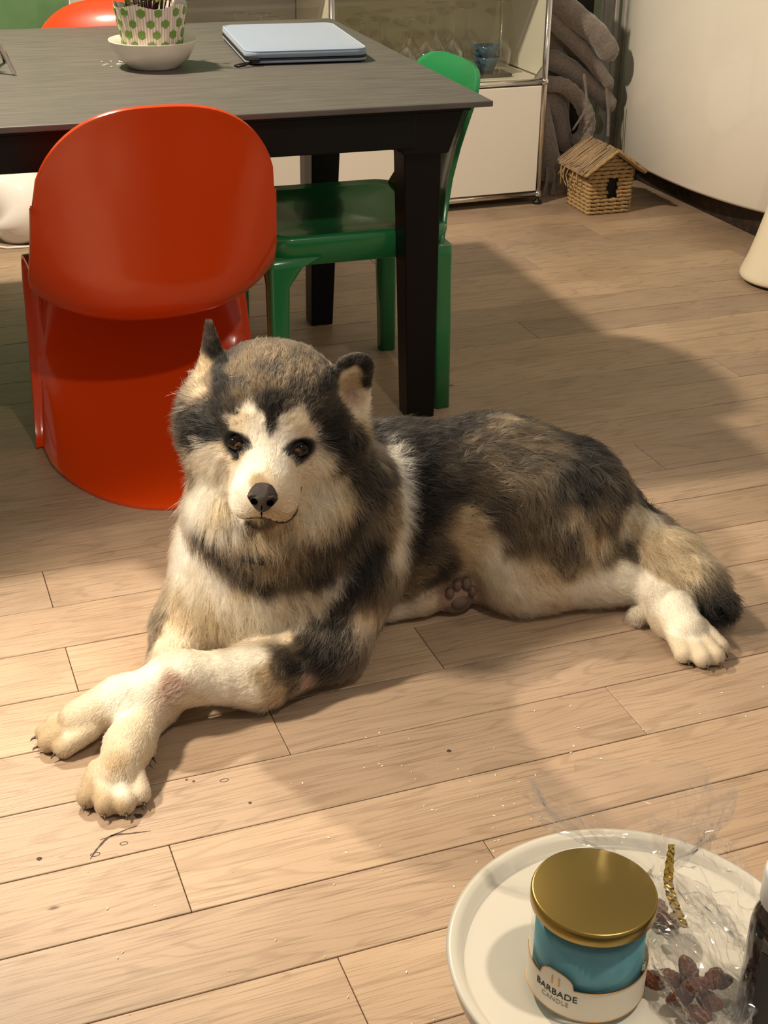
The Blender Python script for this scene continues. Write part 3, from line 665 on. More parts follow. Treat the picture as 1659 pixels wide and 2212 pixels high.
# head frame: x to the dog's left, y out through the nose, z up; origin midway between the eyes
HO = np.array((.4975, 1.800, .4545))
hy = nrm((-.355, -.905, -.235)); hx = nrm(np.cross(hy, (0,0,1))*-1 + np.array((0,0,-.10))); hx = nrm(hx - hy*(hx@hy)); hz = np.cross(hx, hy)
if hz[2] < 0: hz = -hz
HR = np.stack([hx, hy, hz], 1)
def H(x, y, z): return HO + HR@np.array((x, y, z), float)
def dog_field():
    D = Field(); body_flow = nrm((1, .12, -.35))
    # trunk
    D.cone((.575,1.945,.195), (.78,2.01,.172), .150, .140, .06, body_flow, .034, .40)
    D.cone((.78,2.01,.172), (.97,2.02,.165), .140, .128, .06, body_flow, .034, .40)
    D.cone((.97,2.02,.165), (1.09,1.985,.150), .130, .118, .06, (.75,-.25,-.6), .034, .40)
    D.ell((.500,1.900,.190), (.092,.095,.130), None, .06, (-.1,-.3,-1), .040, .45)           # fore-chest
    D.ell((.62,1.88,.235), (.10,.085,.125), None, .06, (.35,-.1,-1), .036, .40)              # near shoulder
    D.ell((.475,1.965,.20), (.070,.085,.115), None, .05, (-.25,-.1,-1), .036, .42)            # far shoulder
    D.ell((.475,1.870,.105), (.080,.070,.095), None, .05, (-.1,-.4,-1), .032, .42)
    # neck and ruff
    D.cone((.56,1.925,.30), (.520,1.868,.415), .128, .105, .06, (.05,.0,-1), .050, .45)
    D.ell((.500,1.850,.300), (.108,.085,.085), None, .05, (-.05,-.35,-1), .052, .45)         # throat ruff
    # near foreleg, lying across the other
    D.cone((.635,1.835,.16), (.590,1.800,.070), .075, .056, .05, (-.2,-.3,-1), .026, .35)
    D.cone((.590,1.797,.060), (.455,1.757,.056), .054, .047, .03, None, .014, .30)
    D.cone((.455,1.757,.056), (.325,1.745,.088), .046, .037, .03, None, .011, .28)
    D.cone((.325,1.745,.088), (.235,1.755,.064), .036, .031, .03, None, .009, .28)
    D.cone((.235,1.755,.063), (.172,1.762,.036), .034, .031, .02, None, .009, .28)
    for dx, dy in ((-.028,.033), (-.046,.011), (-.046,-.013), (-.026,-.035)):   # toes
        D.cone((.186,1.762+dy*.7,.034), (.168+dx,1.762+dy,.0165), .017, .0160, .0045, (-1,0,-.3), .0045, .20)
    # far foreleg
    D.cone((.440,1.940,.15), (.380,1.910,.075), .072, .055, .05, (-.3,-.3,-1), .026, .35)
    D.cone((.375,1.915,.065), (.292,1.760,.043), .048, .032, .03, None, .013, .28)
    D.cone((.290,1.760,.043), (.232,1.670,.041), .031, .031, .025, None, .009, .28)
    D.cone((.232,1.670,.041), (.204,1.618,.034), .034, .032, .02, None, .009, .28)
    for dx, dy in ((-.040,-.004), (-.019,-.030), (.006,-.037), (.031,-.022)):
        D.cone((.206+dx*.65,1.632,.036), (.197+dx,1.604+dy,.0170), .017, .0165, .0045, (-.4,-1,-.3), .0045, .20)
    # near hind leg
    D.ell((1.045,1.915,.135), (.135,.085,.125), None, .06, (.1,-.2,-1), .032, .38)
    D.cone((1.02,1.915,.100), (.985,1.905,.083), .098, .078, .05, (-.1,-.2,-1), .028, .35)
    D.cone((.985,1.897,.078), (1.12,1.868,.064), .076, .060, .04, (1,-.1,-.2), .024, .33)
    D.cone((1.12,1.868,.062), (1.186,1.815,.048), .057, .036, .03, None, .013, .28)
    D.cone((1.190,1.812,.044), (1.182,1.720,.038), .034, .034, .02, None, .009, .28)
    D.cone((1.182,1.720,.040), (1.186,1.680,.032), .037, .034, .02, None, .009, .28)
    for dx, dy in ((-.034,-.012), (-.012,-.034), (.012,-.035), (.034,-.014)):
        D.cone((1.187+dx*.65,1.690,.036), (1.192+dx,1.650+dy,.0170), .017, .0165, .0045, (.2,-1,-.3), .0045, .20)
    D.ell((1.142,1.765,.022), (.018,.016,.016), None, .010, (-.6,-.6,-.6), .014, .5)          # hock tuft
    # far hind leg: white shank under the belly, sole turned out
    D.cone((.65,1.935,.030), (.79,1.925,.042), .034, .032, .02, (1,-.1,0), .014, .30)
    D.cone((.79,1.925,.042), (.850,1.922,.046), .032, .034, .02, (1,0,0), .009, .25)
    D.ell((.856,1.908,.046), (.034,.018,.040), None, .012, (.2,0,-1), .006, .25)
    D.cone((.93,1.95,.050), (.99,1.92,.06), .055, .06, .04, (.2,-.2,-1), .02, .35)
    # tail
    D.cone((1.105,1.988,.165), (1.158,1.945,.132), .060, .052, .04, None, .036, .40)
    D.cone((1.158,1.945,.132), (1.196,1.892,.100), .053, .056, .03, None, .040, .42)
    D.cone((1.196,1.892,.100), (1.228,1.828,.082), .057, .055, .012, None, .044, .42)
    D.cone((1.228,1.828,.082), (1.250,1.765,.066), .054, .046, .009, None, .046, .40)
    D.cone((1.250,1.765,.066), (1.262,1.722,.054), .043, .030, .007, None, .042, .35)
    # head
    R = HR
    hb = lambda x, y, z: HR@np.array((x, y, z), float)
    D.ell(H(0,-.060,.020), (.094,.092,.074), R, .04, hb(0,-1,.35), .010, .35)
    D.ell(H(0,-.058,.040), (.088,.072,.046), R, .03, hb(0,-1,.6), .015, .48)
    D.cone(H(0,-.005,-.028), H(0,.066,-.050), .053, .042, .03, hb(0,-1,.4), .006, .22)
    D.ell(H(0,.070,-.056), (.045,.036,.034), R, .02, hb(0,-1,.1), .005, .22)
    for s in (-1, 1):
        D.ell(H(s*.026,.062,-.078), (.026,.040,.027), R, .012, hb(s*.5,-1,-.3), .006, .22)     # lips
        D.ell(H(s*.036,-.002,.028), (.026,.022,.015), R, .015, hb(s*.4,-.5,1), .008, .30)      # brows
        D.ell(H(s*.062,-.045,-.040), (.052,.060,.056), R, .03, hb(s*1,-.5,-.45), .028, .42)    # cheeks
        D.ell(H(s*.088,-.085,-.058), (.050,.060,.082), R, .04, hb(s*1,-.6,-.55), .040, .50)    # cheek ruff
        D.ell(H(s*.0435,.030,-.004), (.0125,.014,.0100), R, .006, hb(s,0,0), .003, .1, cut=True)
    D.ell(H(0,.045,-.108), (.032,.036,.020), R, .012, hb(0,-1,-.5), .008, .28)                  # chin
    D.ell(H(0,-.02,-.105), (.055,.055,.040), R, .04, hb(0,-.3,-1), .035, .45)
    # ears: flattened cones, the one on the dog's left hollowed towards the viewer
    A = nrm(hb(-.16,-.20,1)); w1 = nrm(hb(.78,.62,.1)); w1 = nrm(w1-A*(w1@A)); D.fin(H(-.090,-.085,.018), np.stack([w1, np.cross(A, w1), A], 1), .090, .036, .010, 2.6, .012, A, .007, .25)
    A2 = nrm(hb(.26,-.05,1)); w2 = nrm(hb(1,-.35,-.26)); w2 = nrm(w2-A2*(w2@A2)); n2 = np.cross(A2, w2); n2 = n2*np.sign(n2@hy); R2 = np.stack([w2, n2, A2], 1)
    D.fin(H(.100,-.080,.004), R2, .062, .043, .032, 2.3, .012, A2, .006, .25)
    D.fin(H(.100,-.080,.010)+n2*.0165, R2, .056, .034, .024, 2.0, .006, A2, .005, .2, cut=True)
    D.ell(H(.088,-.082,-.010), (.032,.030,.036), R, .02, hb(.6,-.3,.2), .014, .35)
    return D
# coat colours: places on the dog (metres) by colour letter
COAT = {
 'T': [(0.515,1.833,0.564), (0.478,1.827,0.556), (0.550,1.811,0.553), (0.451,1.831,0.544), (0.584,1.807,0.536), (0.505,1.779,0.535), (0.479,1.783,0.530), (0.454,1.794,0.522), (0.473,1.800,0.542), (0.524,1.795,0.548), (0.555,1.784,0.534), (0.605,1.784,0.313), (0.619,1.794,0.326), (0.467,1.770,0.280), (0.494,1.765,0.278), (0.468,1.780,0.251), (0.510,1.769,0.257), (0.523,1.763,0.290), (0.570,1.773,0.260), (0.586,1.776,0.239), (0.611,1.781,0.257), (0.637,1.791,0.279), (0.656,1.801,0.288), (0.336,1.895,0.111), (0.329,1.883,0.102), (0.309,1.872,0.074), (0.515,1.748,0.100), (0.673,1.803,0.267), (0.688,1.823,0.296), (0.691,1.877,0.345), (0.680,1.813,0.286), (0.646,1.818,0.409), (0.671,1.774,0.199), (0.651,1.762,0.150), (0.634,1.758,0.155), (0.664,1.767,0.183), (0.885,1.967,0.301), (0.941,1.995,0.307), (1.040,2.014,0.293), (0.993,1.952,0.291), (1.040,1.938,0.281), (0.921,1.929,0.277), (0.810,1.863,0.214), (0.757,1.850,0.142), (0.744,1.858,0.113), (0.740,1.889,0.069), (0.976,1.975,0.302), (0.888,1.912,0.264), (0.924,1.892,0.241), (0.933,1.871,0.214), (0.978,1.880,0.247), (0.975,1.849,0.200), (0.943,1.850,0.170), (0.988,1.835,0.178), (0.927,1.852,0.153), (1.000,1.820,0.139), (1.024,1.810,0.112), (0.996,1.859,0.228), (0.968,1.896,0.258), (1.005,1.901,0.268), (1.079,1.846,0.211), (1.124,1.831,0.129), (1.089,1.816,0.115), (1.042,1.814,0.139), (1.084,1.834,0.180), (1.256,1.746,0.107), (1.226,1.730,0.085), (0.475,1.716,0.086), (0.505,1.719,0.060), (0.423,1.863,0.513), (0.502,1.825,0.561), (0.530,1.825,0.562), (0.697,1.837,0.305), (0.692,1.818,0.273), (0.682,1.803,0.249)],
 'G': [(0.537,1.772,0.526), (0.481,1.771,0.513), (0.513,1.762,0.512), (0.440,1.797,0.501), (0.556,1.764,0.505), (0.393,1.880,0.413), (0.415,1.852,0.489), (0.400,1.916,0.378), (0.405,1.915,0.362), (0.659,1.809,0.308), (0.419,1.993,0.284), (0.459,1.767,0.323), (0.475,1.755,0.326), (0.428,1.787,0.291), (0.554,1.766,0.291), (0.505,1.783,0.222), (0.527,1.778,0.228), (0.543,1.783,0.202), (0.579,1.776,0.228), (0.567,1.767,0.130), (0.533,1.759,0.107), (0.556,1.759,0.111), (0.495,1.735,0.096), (0.517,1.732,0.084), (0.655,1.763,0.174), (0.844,1.952,0.305), (0.846,1.913,0.279), (0.888,1.931,0.282), (0.975,2.051,0.305), (0.855,1.893,0.252), (0.782,1.851,0.163), (0.772,1.850,0.200), (0.822,1.917,0.290), (1.022,1.881,0.257), (0.909,1.873,0.200), (1.113,1.881,0.242), (1.116,1.843,0.179), (1.142,1.829,0.117), (0.916,1.883,0.225), (1.031,1.861,0.238), (1.030,1.822,0.166), (1.235,1.889,0.145), (1.270,1.736,0.096), (0.431,1.905,0.567), (0.396,1.917,0.391), (0.985,1.994,0.306), (0.925,1.979,0.303), (0.953,1.943,0.288), (0.999,1.926,0.280), (1.038,1.914,0.275), (0.875,1.943,0.291), (0.977,1.917,0.274), (0.488,1.812,0.553), (0.546,1.820,0.558), (0.511,1.797,0.549), (0.456,1.802,0.532), (0.571,1.788,0.530)],
 'D': [(0.493,1.764,0.507), (0.491,1.761,0.497), (0.489,1.761,0.488), (0.487,1.760,0.480), (0.485,1.759,0.473), (0.424,1.820,0.479), (0.571,1.767,0.480), (0.499,1.766,0.516), (0.485,1.770,0.514), (0.397,1.859,0.437), (0.426,1.815,0.477), (0.415,1.841,0.479), (0.562,1.762,0.479), (0.626,1.801,0.381), (0.586,1.770,0.413), (0.633,1.802,0.426), (0.645,1.814,0.340), (0.662,1.840,0.366), (0.606,1.786,0.459), (0.599,1.788,0.482), (0.609,1.784,0.403), (0.628,1.798,0.409), (0.400,1.818,0.292), (0.412,1.810,0.270), (0.430,1.798,0.256), (0.450,1.794,0.238), (0.394,1.833,0.305), (0.586,1.775,0.288), (0.621,1.789,0.300), (0.541,1.775,0.238), (0.478,1.792,0.213), (0.603,1.780,0.275), (0.570,1.771,0.277), (0.563,1.774,0.248), (0.564,1.778,0.210), (0.571,1.777,0.218), (0.645,1.790,0.263), (0.597,1.764,0.168), (0.581,1.763,0.138), (0.687,1.844,0.327), (0.605,1.764,0.183), (0.661,1.816,0.320), (0.643,1.762,0.186), (0.653,1.770,0.205), (0.795,2.001,0.326), (0.859,2.008,0.314), (0.937,2.086,0.292), (0.798,1.922,0.300), (0.753,1.844,0.198), (0.779,2.002,0.328), (0.759,1.972,0.326), (0.792,1.948,0.315), (0.798,1.876,0.252), (0.837,1.890,0.256), (0.745,1.845,0.225), (1.023,2.060,0.293), (1.071,2.035,0.278), (0.779,1.861,0.118), (0.803,1.861,0.134), (1.049,2.044,0.286), (1.063,1.892,0.263), (1.080,1.870,0.244), (1.090,1.928,0.270), (1.117,1.908,0.256), (1.150,1.876,0.211), (1.171,1.972,0.236), (1.046,1.885,0.260), (1.065,1.857,0.230), (1.275,1.720,0.081), (1.246,1.708,0.075), (1.286,1.705,0.056), (0.556,1.734,0.074), (0.544,1.745,0.096), (0.587,1.797,0.526), (0.659,1.818,0.500), (0.574,1.779,0.519), (0.440,1.890,0.553), (0.437,1.854,0.537), (0.434,1.828,0.526), (0.970,2.080,0.296), (1.000,2.067,0.298), (0.910,2.024,0.308), (1.092,2.027,0.269), (1.060,2.042,0.281), (0.831,1.961,0.312), (0.866,1.985,0.309), (0.528,1.741,0.093), (0.508,1.727,0.081), (0.549,1.737,0.083), (0.601,1.813,0.529), (0.620,1.807,0.542), (0.649,1.807,0.535), (0.702,1.881,0.333), (0.726,1.962,0.327)],
 'W': [(0.476,1.766,0.490), (0.478,1.763,0.477), (0.479,1.760,0.467), (0.501,1.757,0.485), (0.498,1.756,0.474), (0.493,1.755,0.465), (0.466,1.770,0.483), (0.470,1.762,0.463), (0.509,1.753,0.462), (0.484,1.754,0.457), (0.482,1.748,0.446), (0.467,1.752,0.443), (0.500,1.745,0.441), (0.462,1.776,0.499), (0.462,1.736,0.428), (0.443,1.744,0.420), (0.488,1.732,0.426), (0.433,1.734,0.397), (0.427,1.743,0.363), (0.439,1.782,0.323), (0.455,1.748,0.431), (0.396,1.932,0.243), (0.395,1.900,0.226), (0.407,1.860,0.219), (0.422,1.832,0.215), (0.382,1.914,0.204), (0.396,1.850,0.268), (0.599,1.769,0.207), (0.588,1.771,0.196), (0.739,1.944,0.320), (0.742,1.909,0.306), (0.736,1.870,0.283), (0.725,1.841,0.256), (0.743,1.928,0.314), (0.913,1.856,0.136), (1.053,1.808,0.071), (1.088,1.806,0.075), (1.131,1.801,0.078), (1.174,1.798,0.084), (1.027,1.810,0.070), (1.194,1.766,0.076), (1.158,1.720,0.072), (1.171,1.680,0.065), (1.181,1.648,0.045), (1.157,1.668,0.047), (1.194,1.714,0.077), (1.187,1.693,0.072), (0.451,1.735,0.106), (0.405,1.727,0.104), (0.367,1.720,0.108), (0.332,1.721,0.124), (0.263,1.732,0.099), (0.225,1.723,0.080), (0.384,1.710,0.069), (0.427,1.706,0.061), (0.423,1.740,0.108), (0.284,1.731,0.112), (0.201,1.581,0.038), (0.743,1.896,0.046), (0.783,1.890,0.069), (0.740,1.933,0.316), (0.739,1.892,0.297), (0.732,1.855,0.269), (0.720,1.831,0.241), (0.704,1.809,0.221), (0.744,1.959,0.324), (1.088,1.811,0.102), (1.134,1.810,0.096), (1.042,1.807,0.092), (0.930,1.830,0.083), (0.918,1.847,0.122)],
 'C': [(0.458,1.777,0.492), (0.443,1.788,0.479), (0.517,1.755,0.484), (0.531,1.754,0.476), (0.546,1.758,0.461), (0.542,1.758,0.434), (0.525,1.755,0.491), (0.420,1.816,0.414), (0.404,1.871,0.384), (0.426,1.816,0.382), (0.404,1.851,0.346), (0.394,1.845,0.319), (0.423,1.995,0.291), (0.412,1.802,0.313), (0.430,1.787,0.318), (0.414,1.841,0.381), (0.411,1.986,0.268), (0.497,1.716,0.402), (0.521,1.747,0.422), (0.504,1.718,0.370), (0.530,1.755,0.394), (0.514,1.727,0.383), (0.471,1.725,0.423), (0.555,1.766,0.393), (0.590,1.784,0.371), (0.573,1.778,0.353), (0.555,1.770,0.336), (0.539,1.765,0.325), (0.565,1.764,0.407), (0.390,1.887,0.200), (0.385,1.872,0.167), (0.414,1.837,0.180), (0.430,1.815,0.164), (0.470,1.796,0.167), (0.499,1.792,0.180), (0.536,1.787,0.184), (0.570,1.776,0.188), (0.498,1.792,0.130), (0.467,1.790,0.111), (0.535,1.787,0.133), (0.562,1.775,0.152), (0.458,1.803,0.190), (0.506,1.767,0.108), (0.338,1.873,0.106), (0.323,1.849,0.093), (0.337,1.845,0.097), (0.349,1.833,0.093), (0.316,1.759,0.129), (0.710,1.818,0.228), (0.695,1.798,0.215), (0.625,1.756,0.133), (0.900,1.868,0.159), (0.905,1.856,0.110), (0.917,1.842,0.097), (0.943,1.823,0.093), (0.926,1.838,0.061), (1.000,1.811,0.080), (0.897,1.867,0.124), (0.962,1.820,0.054), (1.196,1.627,0.036), (1.145,1.706,0.027), (1.145,1.659,0.028), (1.163,1.631,0.032), (1.155,1.864,0.180), (1.200,1.874,0.158), (1.147,1.853,0.159), (0.190,1.730,0.059), (0.154,1.734,0.040), (0.341,1.710,0.062), (0.198,1.731,0.024), (0.256,1.675,0.072), (0.235,1.640,0.069), (0.179,1.601,0.045), (0.224,1.592,0.040), (0.254,1.638,0.048), (0.642,1.759,0.127), (0.800,1.888,0.048), (0.642,1.826,0.453), (0.617,1.797,0.465), (0.649,1.823,0.484), (0.648,1.827,0.463), (0.620,1.815,0.521), (0.632,1.814,0.527), (0.415,1.990,0.276), (0.409,1.988,0.257), (0.401,1.969,0.249), (0.405,1.844,0.408), (0.411,1.838,0.398), (0.554,1.761,0.410), (0.538,1.756,0.426), (0.534,1.754,0.416), (0.405,1.840,0.417), (0.415,1.821,0.426), (0.425,1.807,0.426), (0.401,1.873,0.390), (0.407,1.917,0.355), (0.421,1.994,0.288), (0.430,1.801,0.411), (0.976,1.813,0.069), (0.944,1.825,0.110), (1.022,1.814,0.055)],
 'S': [(0.437,1.797,0.442), (0.447,1.781,0.439), (0.421,1.805,0.342), (0.403,1.987,0.239), (0.494,1.762,0.318), (0.497,1.722,0.347), (0.524,1.763,0.321), (0.459,1.723,0.417), (0.461,1.755,0.336), (0.478,1.726,0.346), (0.589,1.781,0.333), (0.607,1.792,0.341), (0.562,1.769,0.312), (0.454,1.772,0.304), (0.480,1.765,0.298), (0.441,1.778,0.307), (0.467,1.768,0.305), (0.385,1.852,0.126), (0.415,1.821,0.121), (0.366,1.867,0.121), (0.446,1.810,0.206), (0.400,1.844,0.154), (0.402,1.834,0.085), (0.355,1.895,0.134), (0.343,1.881,0.113), (0.640,1.811,0.437), (0.988,2.020,0.308), (0.839,1.872,0.221), (0.847,1.866,0.161), (0.865,1.882,0.113), (0.875,1.875,0.196), (0.823,1.862,0.194), (0.983,1.816,0.117), (0.967,1.822,0.126), (1.006,1.817,0.047), (1.093,1.827,0.146), (1.063,1.826,0.169), (1.042,1.842,0.210), (1.071,1.819,0.140), (1.165,1.859,0.153), (1.189,1.833,0.134), (1.222,1.828,0.140), (1.246,1.803,0.130), (1.210,1.786,0.118), (1.176,1.822,0.114), (1.195,1.790,0.109), (1.248,1.773,0.118), (1.219,1.751,0.098), (1.210,1.769,0.104), (1.241,1.745,0.106), (0.134,1.739,0.032), (0.471,1.706,0.051), (0.458,1.711,0.085), (0.201,1.604,0.062), (0.153,1.603,0.034), (0.183,1.560,0.024), (0.161,1.583,0.020), (0.623,1.824,0.502), (0.605,1.795,0.486), (0.632,1.818,0.517), (0.641,1.824,0.496), (0.612,1.825,0.492), (0.430,1.900,0.528), (0.418,1.861,0.500), (0.414,1.989,0.274), (0.422,1.991,0.293)],
 'K': [(0.407,1.841,0.458), (0.417,1.823,0.456), (0.570,1.767,0.465), (0.586,1.770,0.439), (0.608,1.781,0.424), (0.598,1.776,0.416), (0.632,1.776,0.230), (0.613,1.765,0.198), (0.650,1.784,0.240), (0.719,1.999,0.329), (0.622,1.770,0.215), (0.766,1.881,0.272), (0.766,1.857,0.233), (0.776,1.906,0.294), (0.756,1.865,0.256), (1.109,2.022,0.263), (1.104,1.963,0.270), (1.217,1.919,0.163), (1.262,1.695,0.065), (1.243,1.699,0.053), (1.279,1.700,0.043), (0.788,1.953,0.318), (0.784,1.921,0.302), (0.772,1.882,0.271), (0.763,1.859,0.240), (0.750,1.844,0.208), (0.790,1.977,0.324)],
 'P': [(0.308,1.710,0.108), (0.524,1.726,0.052), (0.827,1.890,0.051), (0.861,1.887,0.046), (0.850,1.890,0.027), (0.633,1.827,0.484), (0.628,1.826,0.476)],
}
rng = np.random.default_rng(11)
PAL = {'K': (.004,.0038,.0040), 'D': (.013,.0115,.0105), 'G': (.043,.034,.026), 'T': (.090,.067,.043), 'S': (.40,.295,.18), 'C': (.64,.53,.385), 'W': (.80,.73,.61), 'P': (.33,.215,.165)}
# the side turned away and the underside
COAT['D'] += [(.60,2.08,.30), (.80,2.15,.25), (1.0,2.14,.22), (.55,2.0,.42), (.52,1.95,.50)]
COAT['S'] += [(.7,2.13,.12), (.95,2.14,.10), (.40,2.02,.15)]
COAT['C'] += [(.75,1.95,.02), (.45,1.9,.01), (.95,1.95,.02), (1.2,1.78,.01)]
cp = np.array([p for k in COAT for p in COAT[k]]); cc = np.array([PAL[k] for k in COAT for p in COAT[k]])
def limb_of(X):
    best = np.full(len(X), 9.0); lab = np.zeros(len(X), int)
    for q in DF.P:
        if q['cut']: continue
        dd = Field.dist(q, X); c = .5*(q['a']+q['b']) if q['t'] == 'c' else q['c']
        g = 0
        if c[0] > 1.10 and c[2] < .07 and c[1] < 1.86 and c[0] < 1.235: g = 1       # near hind foot
        elif c[0] > 1.15: g = 2                                                        # tail
        elif c[2] < .085 and c[0] < .60 and c[1] > 1.73 and q['t'] == 'c' and c[1] < 1.80 and q['a'][0] > q['a'][1]*0 + .20 and abs(q['a'][0]-q['b'][0]) > .05 and q['ra'] < .056 and abs(q['a'][1]-q['b'][1]) < .05: g = 3
        m_ = dd < best; best[m_] = dd[m_]; lab[m_] = g
    return lab
def coat(X):
    out = np.zeros((len(X), 3)); gx, gc = limb_of(X), limb_of(cp); lc = np.log(cc).astype(np.float32); c32 = cp.astype(np.float32)
    for i in range(0, len(X), 10000):
        x = X[i:i+10000].astype(np.float32)
        d2 = ((x[:, None, :]-c32[None])**2).sum(-1)+1.2e-5 + .01*(((gx[i:i+10000, None] != gc[None]) & ((gx[i:i+10000, None] > 0) | (gc[None] > 0))) & ((gx[i:i+10000, None]*gc[None] > 0)))
        pw_ = np.where(((x-HO.astype(np.float32))**2).sum(1) < .03, 3.0, 1.9)[:, None].astype(np.float32); wgt = (d2/1e-3)**(-pw_); out[i:i+10000] = np.exp((wgt@lc)/wgt.sum(1)[:, None])
    return out
DF = dog_field(); HG = .004
f_, lo_ = DF.grid(HG); DV, DQ = surface_nets(f_, lo_, HG); DV = relax(DV, DQ, 2, .4); DV[:, 2] = np.maximum(DV[:, 2], .001)
DN = vnormals(DV, DQ)
if (DN*(DV-DV.mean(0))).sum() < 0: DQ = DQ[:, ::-1]; DN = -DN
BASE = np.array((.80, 1.93, 0.0))
def col_mat(name, attr, rough):
    m = mat(name, (.5,.5,.5), rough, spec=.2); a = nd(m, 'ShaderNodeAttribute'); a.attribute_name = attr; lk(m, a.outputs['Color'], bsdf(m).inputs['Base Color']); return m
def from_np(name, V, Q, m):
    me = bpy.data.meshes.new(name); me.vertices.add(len(V)); me.vertices.foreach_set('co', V.astype(np.float32).ravel())
    me.loops.add(Q.size); me.loops.foreach_set('vertex_index', Q.astype(np.int32).ravel())
    me.polygons.add(len(Q)); me.polygons.foreach_set('loop_start', np.arange(0, Q.size, 4, dtype=np.int32)); me.polygons.foreach_set('loop_total', np.full(len(Q), 4, np.int32))
    me.polygons.foreach_set('use_smooth', np.ones(len(Q), bool)); me.update(calc_edges=True); me.validate()
    me.materials.append(m); o = bpy.data.objects.new(name, me); COL.objects.link(o); return o
dog = from_np('dog', DV-BASE, DQ, col_mat('dog_skin', 'coat', .9)); dog.location = BASE
tag(dog, 'large grey, black and cream long-haired dog lying on the floor, forepaws crossed', 'dog')
ca = dog.data.attributes.new('coat', 'FLOAT_COLOR', 'POINT')
DCOL = coat(DV)
for s_ in (-1, 1):                                   # dark eyelids
    lp = (DV-H(s_*.0435, .0, -.005))@HR; e_ = np.sqrt((lp[:, 0]/.0235)**2 + ((lp[:, 2]+s_*0)/.0175)**2); k_ = (np.clip((1.15-e_)/.3, 0, 1)*(np.abs(lp[:, 1]) < .05))[:, None]; DCOL = np.exp(np.log(DCOL)*(1-k_)+np.log(np.array(PAL['K']))*k_)
ca.data.foreach_set('color', np.concatenate([DCOL*.8, np.ones((len(DV), 1))], 1).astype(np.float32).ravel())

# ---- fur: strands combed along the body
NS = 330000
tri = np.concatenate([DQ[:, [0,1,2]], DQ[:, [0,2,3]]]); A_, B_, C_ = DV[tri[:, 0]], DV[tri[:, 1]], DV[tri[:, 2]]
area = np.linalg.norm(np.cross(B_-A_, C_-A_), axis=1)
# denser where the camera-side of the animal and the face are; none where it lies on the floor
cen = (A_+B_+C_)/3
wgt = area*np.where(cen[:, 2] < .006, .05, 1.0)*np.where(((cen-H(0,0,0))**2).sum(1) < .17**2, 2.2, 1.0)
pick = rng.choice(len(tri), NS, p=wgt/wgt.sum()); u_, v_ = rng.random(NS), rng.random(NS); sw = u_+v_ > 1; u_[sw], v_[sw] = 1-u_[sw], 1-v_[sw]
bar = np.stack([1-u_-v_, u_, v_], 1)[:, :, None]
root = (DV[tri[pick]]*bar).sum(1); nor = (DN[tri[pick]]*bar).sum(1); nor /= np.linalg.norm(nor, axis=1, keepdims=True)
fl = np.zeros((NS, 3)); ln = np.zeros(NS); lf = np.zeros(NS); ws = np.zeros(NS)
for q in DF.P:
    if q['cut']: continue
    d = np.clip(Field.dist(q, root), -.01, None); wq = np.exp(-d/.012)
    fl += wq[:, None]*nrm(q['flow']); ln += wq*q['ln']; lf += wq*q['lift']; ws += wq
ln /= ws; lf /= ws
fl -= nor*(fl*nor).sum(1, keepdims=True); fl /= np.maximum(np.linalg.norm(fl, axis=1, keepdims=True), 1e-6)
# keep eyes, nose and soles clear
for s_ in (-1, 1): ln *= np.clip((np.linalg.norm(root-H(s_*.0435, .018, -.004), axis=1)-.019)/.014, 0, 1)
ln *= np.clip((np.linalg.norm(root-H(0, .103, -.040), axis=1)-.020)/.015, .0, 1)
sole = np.linalg.norm((root-np.array((.856,1.890,.046)))/np.array((.040,.018,.042)), axis=1); ln *= np.clip(sole-.75, 0, 1)**.5
# tufts: neighbouring strands share a lean
def tuft(cell, seed):
    r_ = np.random.default_rng(seed); tb = r_.normal(size=(4096, 3)); k = np.floor(root/cell + .5*np.sin(root[:, [1,2,0]]/cell)).astype(np.int64)
    return tb[(k[:, 0]*73856093 ^ k[:, 1]*19349663 ^ k[:, 2]*83492791) & 4095]
wob = .24*tuft(.007, 1) + .20*tuft(.016, 2) + .16*rng.normal(size=(NS, 3))
d0 = fl + wob; d0 -= nor*(d0*nor).sum(1, keepdims=True)*.7; d0 /= np.linalg.norm(d0, axis=1, keepdims=True)
ln *= rng.uniform(.65, 1.15, NS)
keep = ln > .0012; root, nor, d0, ln, lf = root[keep], nor[keep], d0[keep], ln[keep], lf[keep]; NS = len(root)
T4 = np.array((0, .3, .65, 1.0)); pts = np.zeros((NS, 4, 3))
for i, t in enumerate(T4):
    up_ = lf*(t - .42*t*t); al = np.sqrt(np.maximum(1-lf**2, .2))*t*(.75+.25*t)
    pts[:, i] = root + (nor*up_[:, None] + d0*al[:, None])*ln[:, None]
    pts[:, i, 2] -= .10*ln*t*t
pts[:, :, 2] = np.maximum(pts[:, :, 2], .0012)
base_c = np.exp((np.log(DCOL)[tri[pick][keep]]*bar[keep]).sum(1))
lum = base_c.mean(1); agouti = np.exp(-((np.log(lum)-np.log(.13))/.75)**2)           # mid tones are a mix of dark and pale hairs
jit = np.exp(rng.normal(0, 1, NS)*(.14+.55*agouti)); tf_ = tuft(.010, 5)[:, 0]; jit *= np.exp(.18*tf_*(.4+agouti))
strand_c = np.clip(base_c*jit[:, None], .004, .86)
hc = bpy.data.hair_curves.new('fur'); hc.add_curves([4]*NS)
hc.attributes['position'].data.foreach_set('vector', (pts.reshape(-1, 3)-BASE).astype(np.float32).ravel())
rad = hc.attributes.get('radius') or hc.attributes.new('radius', 'FLOAT', 'POINT')
rw = (.00022 + .00016*np.clip(ln/.03, 0, 1))
rad.data.foreach_set('value', (rw[:, None]*np.array((1, .95, .75, .18))[None]).astype(np.float32).ravel())
fc_ = hc.attributes.new('fur_color', 'FLOAT_COLOR', 'CURVE')
